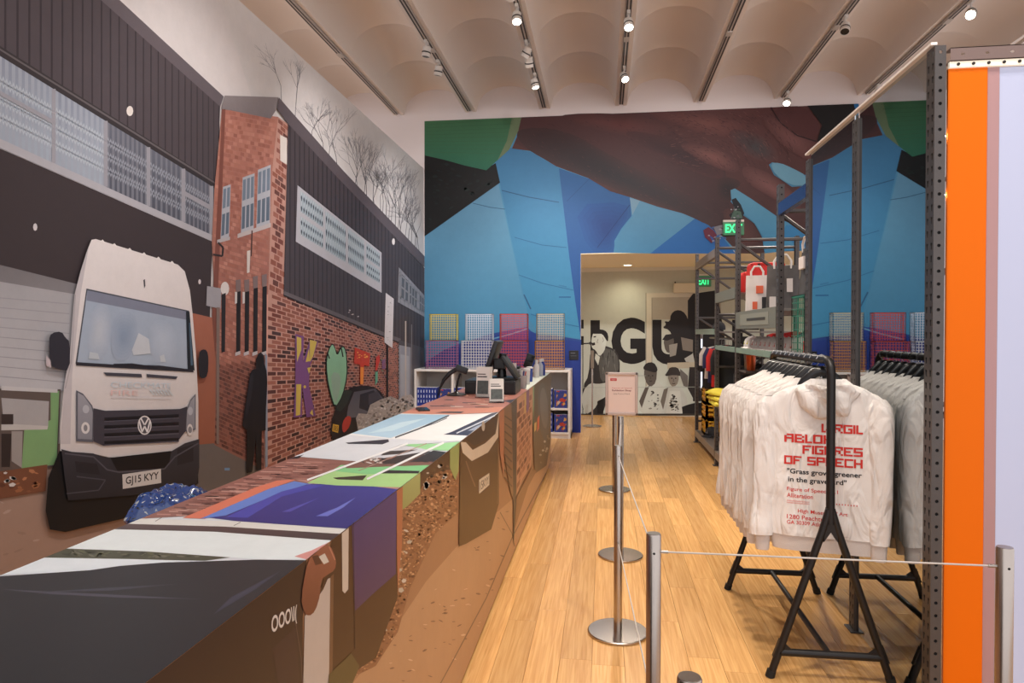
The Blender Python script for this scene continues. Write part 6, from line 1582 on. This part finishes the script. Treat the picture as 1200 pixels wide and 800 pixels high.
# ------------------------------------------------------------------ track lighting
M_TRK = mat('track grey white', (176, 164, 154), .5); M_SLOT = mat('track slot dark', (52, 44, 40), .6); M_HEAD = mat('spot white', (206, 198, 190), .4)
TRL = ['ceiling lighting track beyond the partition wall'] * 3 + ['empty ceiling lighting track above the street mural partition', 'ceiling lighting track with two unlit spotlights above the counter', 'ceiling lighting track carrying three lit spotlights in line', 'ceiling lighting track above the aisle and sign stand', 'ceiling lighting track without spotlights above the stocked racks', 'ceiling lighting track with a lit spotlight by the hand mural corner', 'ceiling lighting track above the orange panel', 'ceiling lighting track furthest from the street mural'] + ['ceiling lighting track'] * 3
for k, xk in enumerate(ribs):
    if xk < -5 or xk > 4.5: continue
    t = thing('lighting_track', TRL[k], 'lighting track', (xk, 4.6, ZCEIL), 0, 'ceiling lighting tracks')
    MB().box((-.03, -5.6, -.03), (.03, YB - 4.75, .0)).build('channel', M_TRK, t); MB().box((-.026, -5.6, -.0315), (-.009, YB - 4.75, -.029)).box((.009, -5.6, -.0315), (.026, YB - 4.75, -.029)).build('slot', M_SLOT, t)
    MB().bbox((-.032, -.06, -.04), (.032, .06, -.002), .003, T(0, YB - 4.6 - 2.45, 0)).build('coupler', M_TRK, t)
def spot(px, py, track, lit, label, aim, power=1.0, col_=(1.0, .90, .78), grp=None, Yfix=None):
    xk = X0 + BAY * track
    if Yfix is None: p = onZ(px, py - 10, ZCEIL - .05); 
    y = Yfix if Yfix is not None else onX(px, py, xk).y if abs(ray(px, py).x) > .25 else onZ(px, py, ZCEIL - .17).y
    y = max(.3, min(YB - .2, y))
    if Yfix is None: y = onZ(px, py, ZCEIL - .17).y
    t = thing('track_spotlight', label, 'spotlight', (xk, y, ZCEIL - .031), 0, grp)
    MB().bbox((-.018, -.05, -.035), (.018, .05, .0), .004).build('adapter', M_HEAD, t); MB().tube([(0, 0, -.03), (0, 0, -.075)], .008, 8).build('stem', M_HEAD, t)
    d = (Vector(aim) - Vector((xk, y, ZCEIL - .16))).normalized(); q = d.to_track_quat('-Z', 'Y').to_matrix().to_4x4(); M = T(0, 0, -.135) @ q
    MB().lathe([(.03, .07), (.046, .06), (.048, .02), (.045, .015), (.05, .01), (.052, -.05), (.044, -.052), (.044, -.04)], 22, M).build('body', M_HEAD, t, 40)
    MB().lathe([(.0535, -.012), (.0535, .002)], 22, M).build('ring', M_SLOT, t, 40)
    MB().lathe([(.044, -.047), (.044, -.043)], 22, M).build('lens', mat('spot lens lit', (255, 250, 240), .3, emit=(255, 246, 230), emit_s=25) if lit else mat('spot lens off', (40, 36, 34), .2), t)
    if lit and power > 0:
        ld = bpy.data.lights.new('spot', 'SPOT'); ld.energy = SPOT_W * power; ld.color = col_; ld.spot_size = math.radians(70); ld.spot_blend = .8; ld.shadow_soft_size = .05
        lo = bpy.data.objects.new('spot_lamp', ld); col.objects.link(lo); lo.parent = t; lo.matrix_local = M @ T(0, 0, -.06)
    return t
spot(602, 22, 2, True, 'lit white track spotlight first of three on its track', (-.6, 5.4, 0.6), 1.0)
spot(614, 74, 2, True, 'lit white track spotlight second of three on its track', (-.9, YB, 1.5), 1.0)
spot(622, 99, 2, True, 'lit white track spotlight nearest the hand mural of three', (.2, 8.8, 0), .8)
spot(736, 29, 3, True, 'lit white track spotlight above the aisle', (.6, 5.0, 0), 1.2)
spot(729, 91, 3, True, 'lit white track spotlight above the sign stand', (1.45, 6.6, 1.4), 2.6)
spot(921, 119, 5, True, 'lit white track spotlight above the bag rack beside the hand mural', (1.2, 7.4, .8), .8)
spot(1141, 16, 6, True, 'lit white track spotlight over the orange panel', (1.0, 3.2, .8), .7)
spot(496, 62, 1, False, 'unlit white track spotlight over the counter', (-2.6, 8, 1.5)); spot(514, 84, 1, False, 'small unlit spotlight further along the counter track', (-2.7, 9, 1.5)); spot(987, 34, 5, False, 'unlit white track spotlight over the rack', (1.5, 5.5, 0.5)); spot(1012, 112, 6, False, 'unlit spotlight close to the end wall on the right track', (2.4, 9, .5))
# extra overhead spotlights added on the same tracks to light the room
for n_, (tr, y_, aim, pw, cl) in enumerate(((3, 2.0, (.9, 3.1, .9), 1.0, (1, .90, .78)), (2, 1.6, (-.9, 2.2, 1.0), .8, (1, .93, .86)), (2, 3.6, (-2.7, 4.6, 2.0), 1.0, (1, .97, .97)), (2, 5.6, (-2.7, 6.8, 2.2), 1.1, (1, .97, .97)), (2, 8.0, (-2.75, 9.2, 1.9), .8, (1, .97, .97)), (2, 1.4, (-2.7, 2.6, 2.0), .9, (1, .97, .97)), (3, 6.0, (-.9, YB, 2.4), 1.6, (1, .97, .97)), (4, 6.2, (1.2, YB, 2.8), 1.4, (1, .97, .97)), (2, 6.6, (-1.9, YB, 2.2), 1.4, (1, .97, .97)), (4, 1.6, (1.3, 2.85, 1.4), .8, (1, .95, .9)), (3, 3.4, (.3, 4.2, 0), 1.0, (1, .88, .74)), (2, 5.0, (1.45, 6.2, 1.5), 1.6, (1, .93, .86)))):
    spot(0, 0, tr, True, ('added overhead track spotlight aimed at the printed hoodie', 'added overhead track spotlight aimed at the counter', 'added overhead track spotlight aimed at the printed van', 'added overhead track spotlight aimed at the printed brick tower', 'added overhead track spotlight aimed at the printed graffiti', 'added overhead track spotlight aimed at the printed shutter', 'added overhead track spotlight aimed at the hand mural centre', 'added overhead track spotlight aimed at the printed fingers', 'added overhead track spotlight aimed at the lattice crates', 'added overhead track spotlight aimed at the orange panel', 'added overhead track spotlight aimed at the aisle floor', 'added overhead track spotlight aimed at the row of caps')[n_], aim, pw, cl, Yfix=y_)
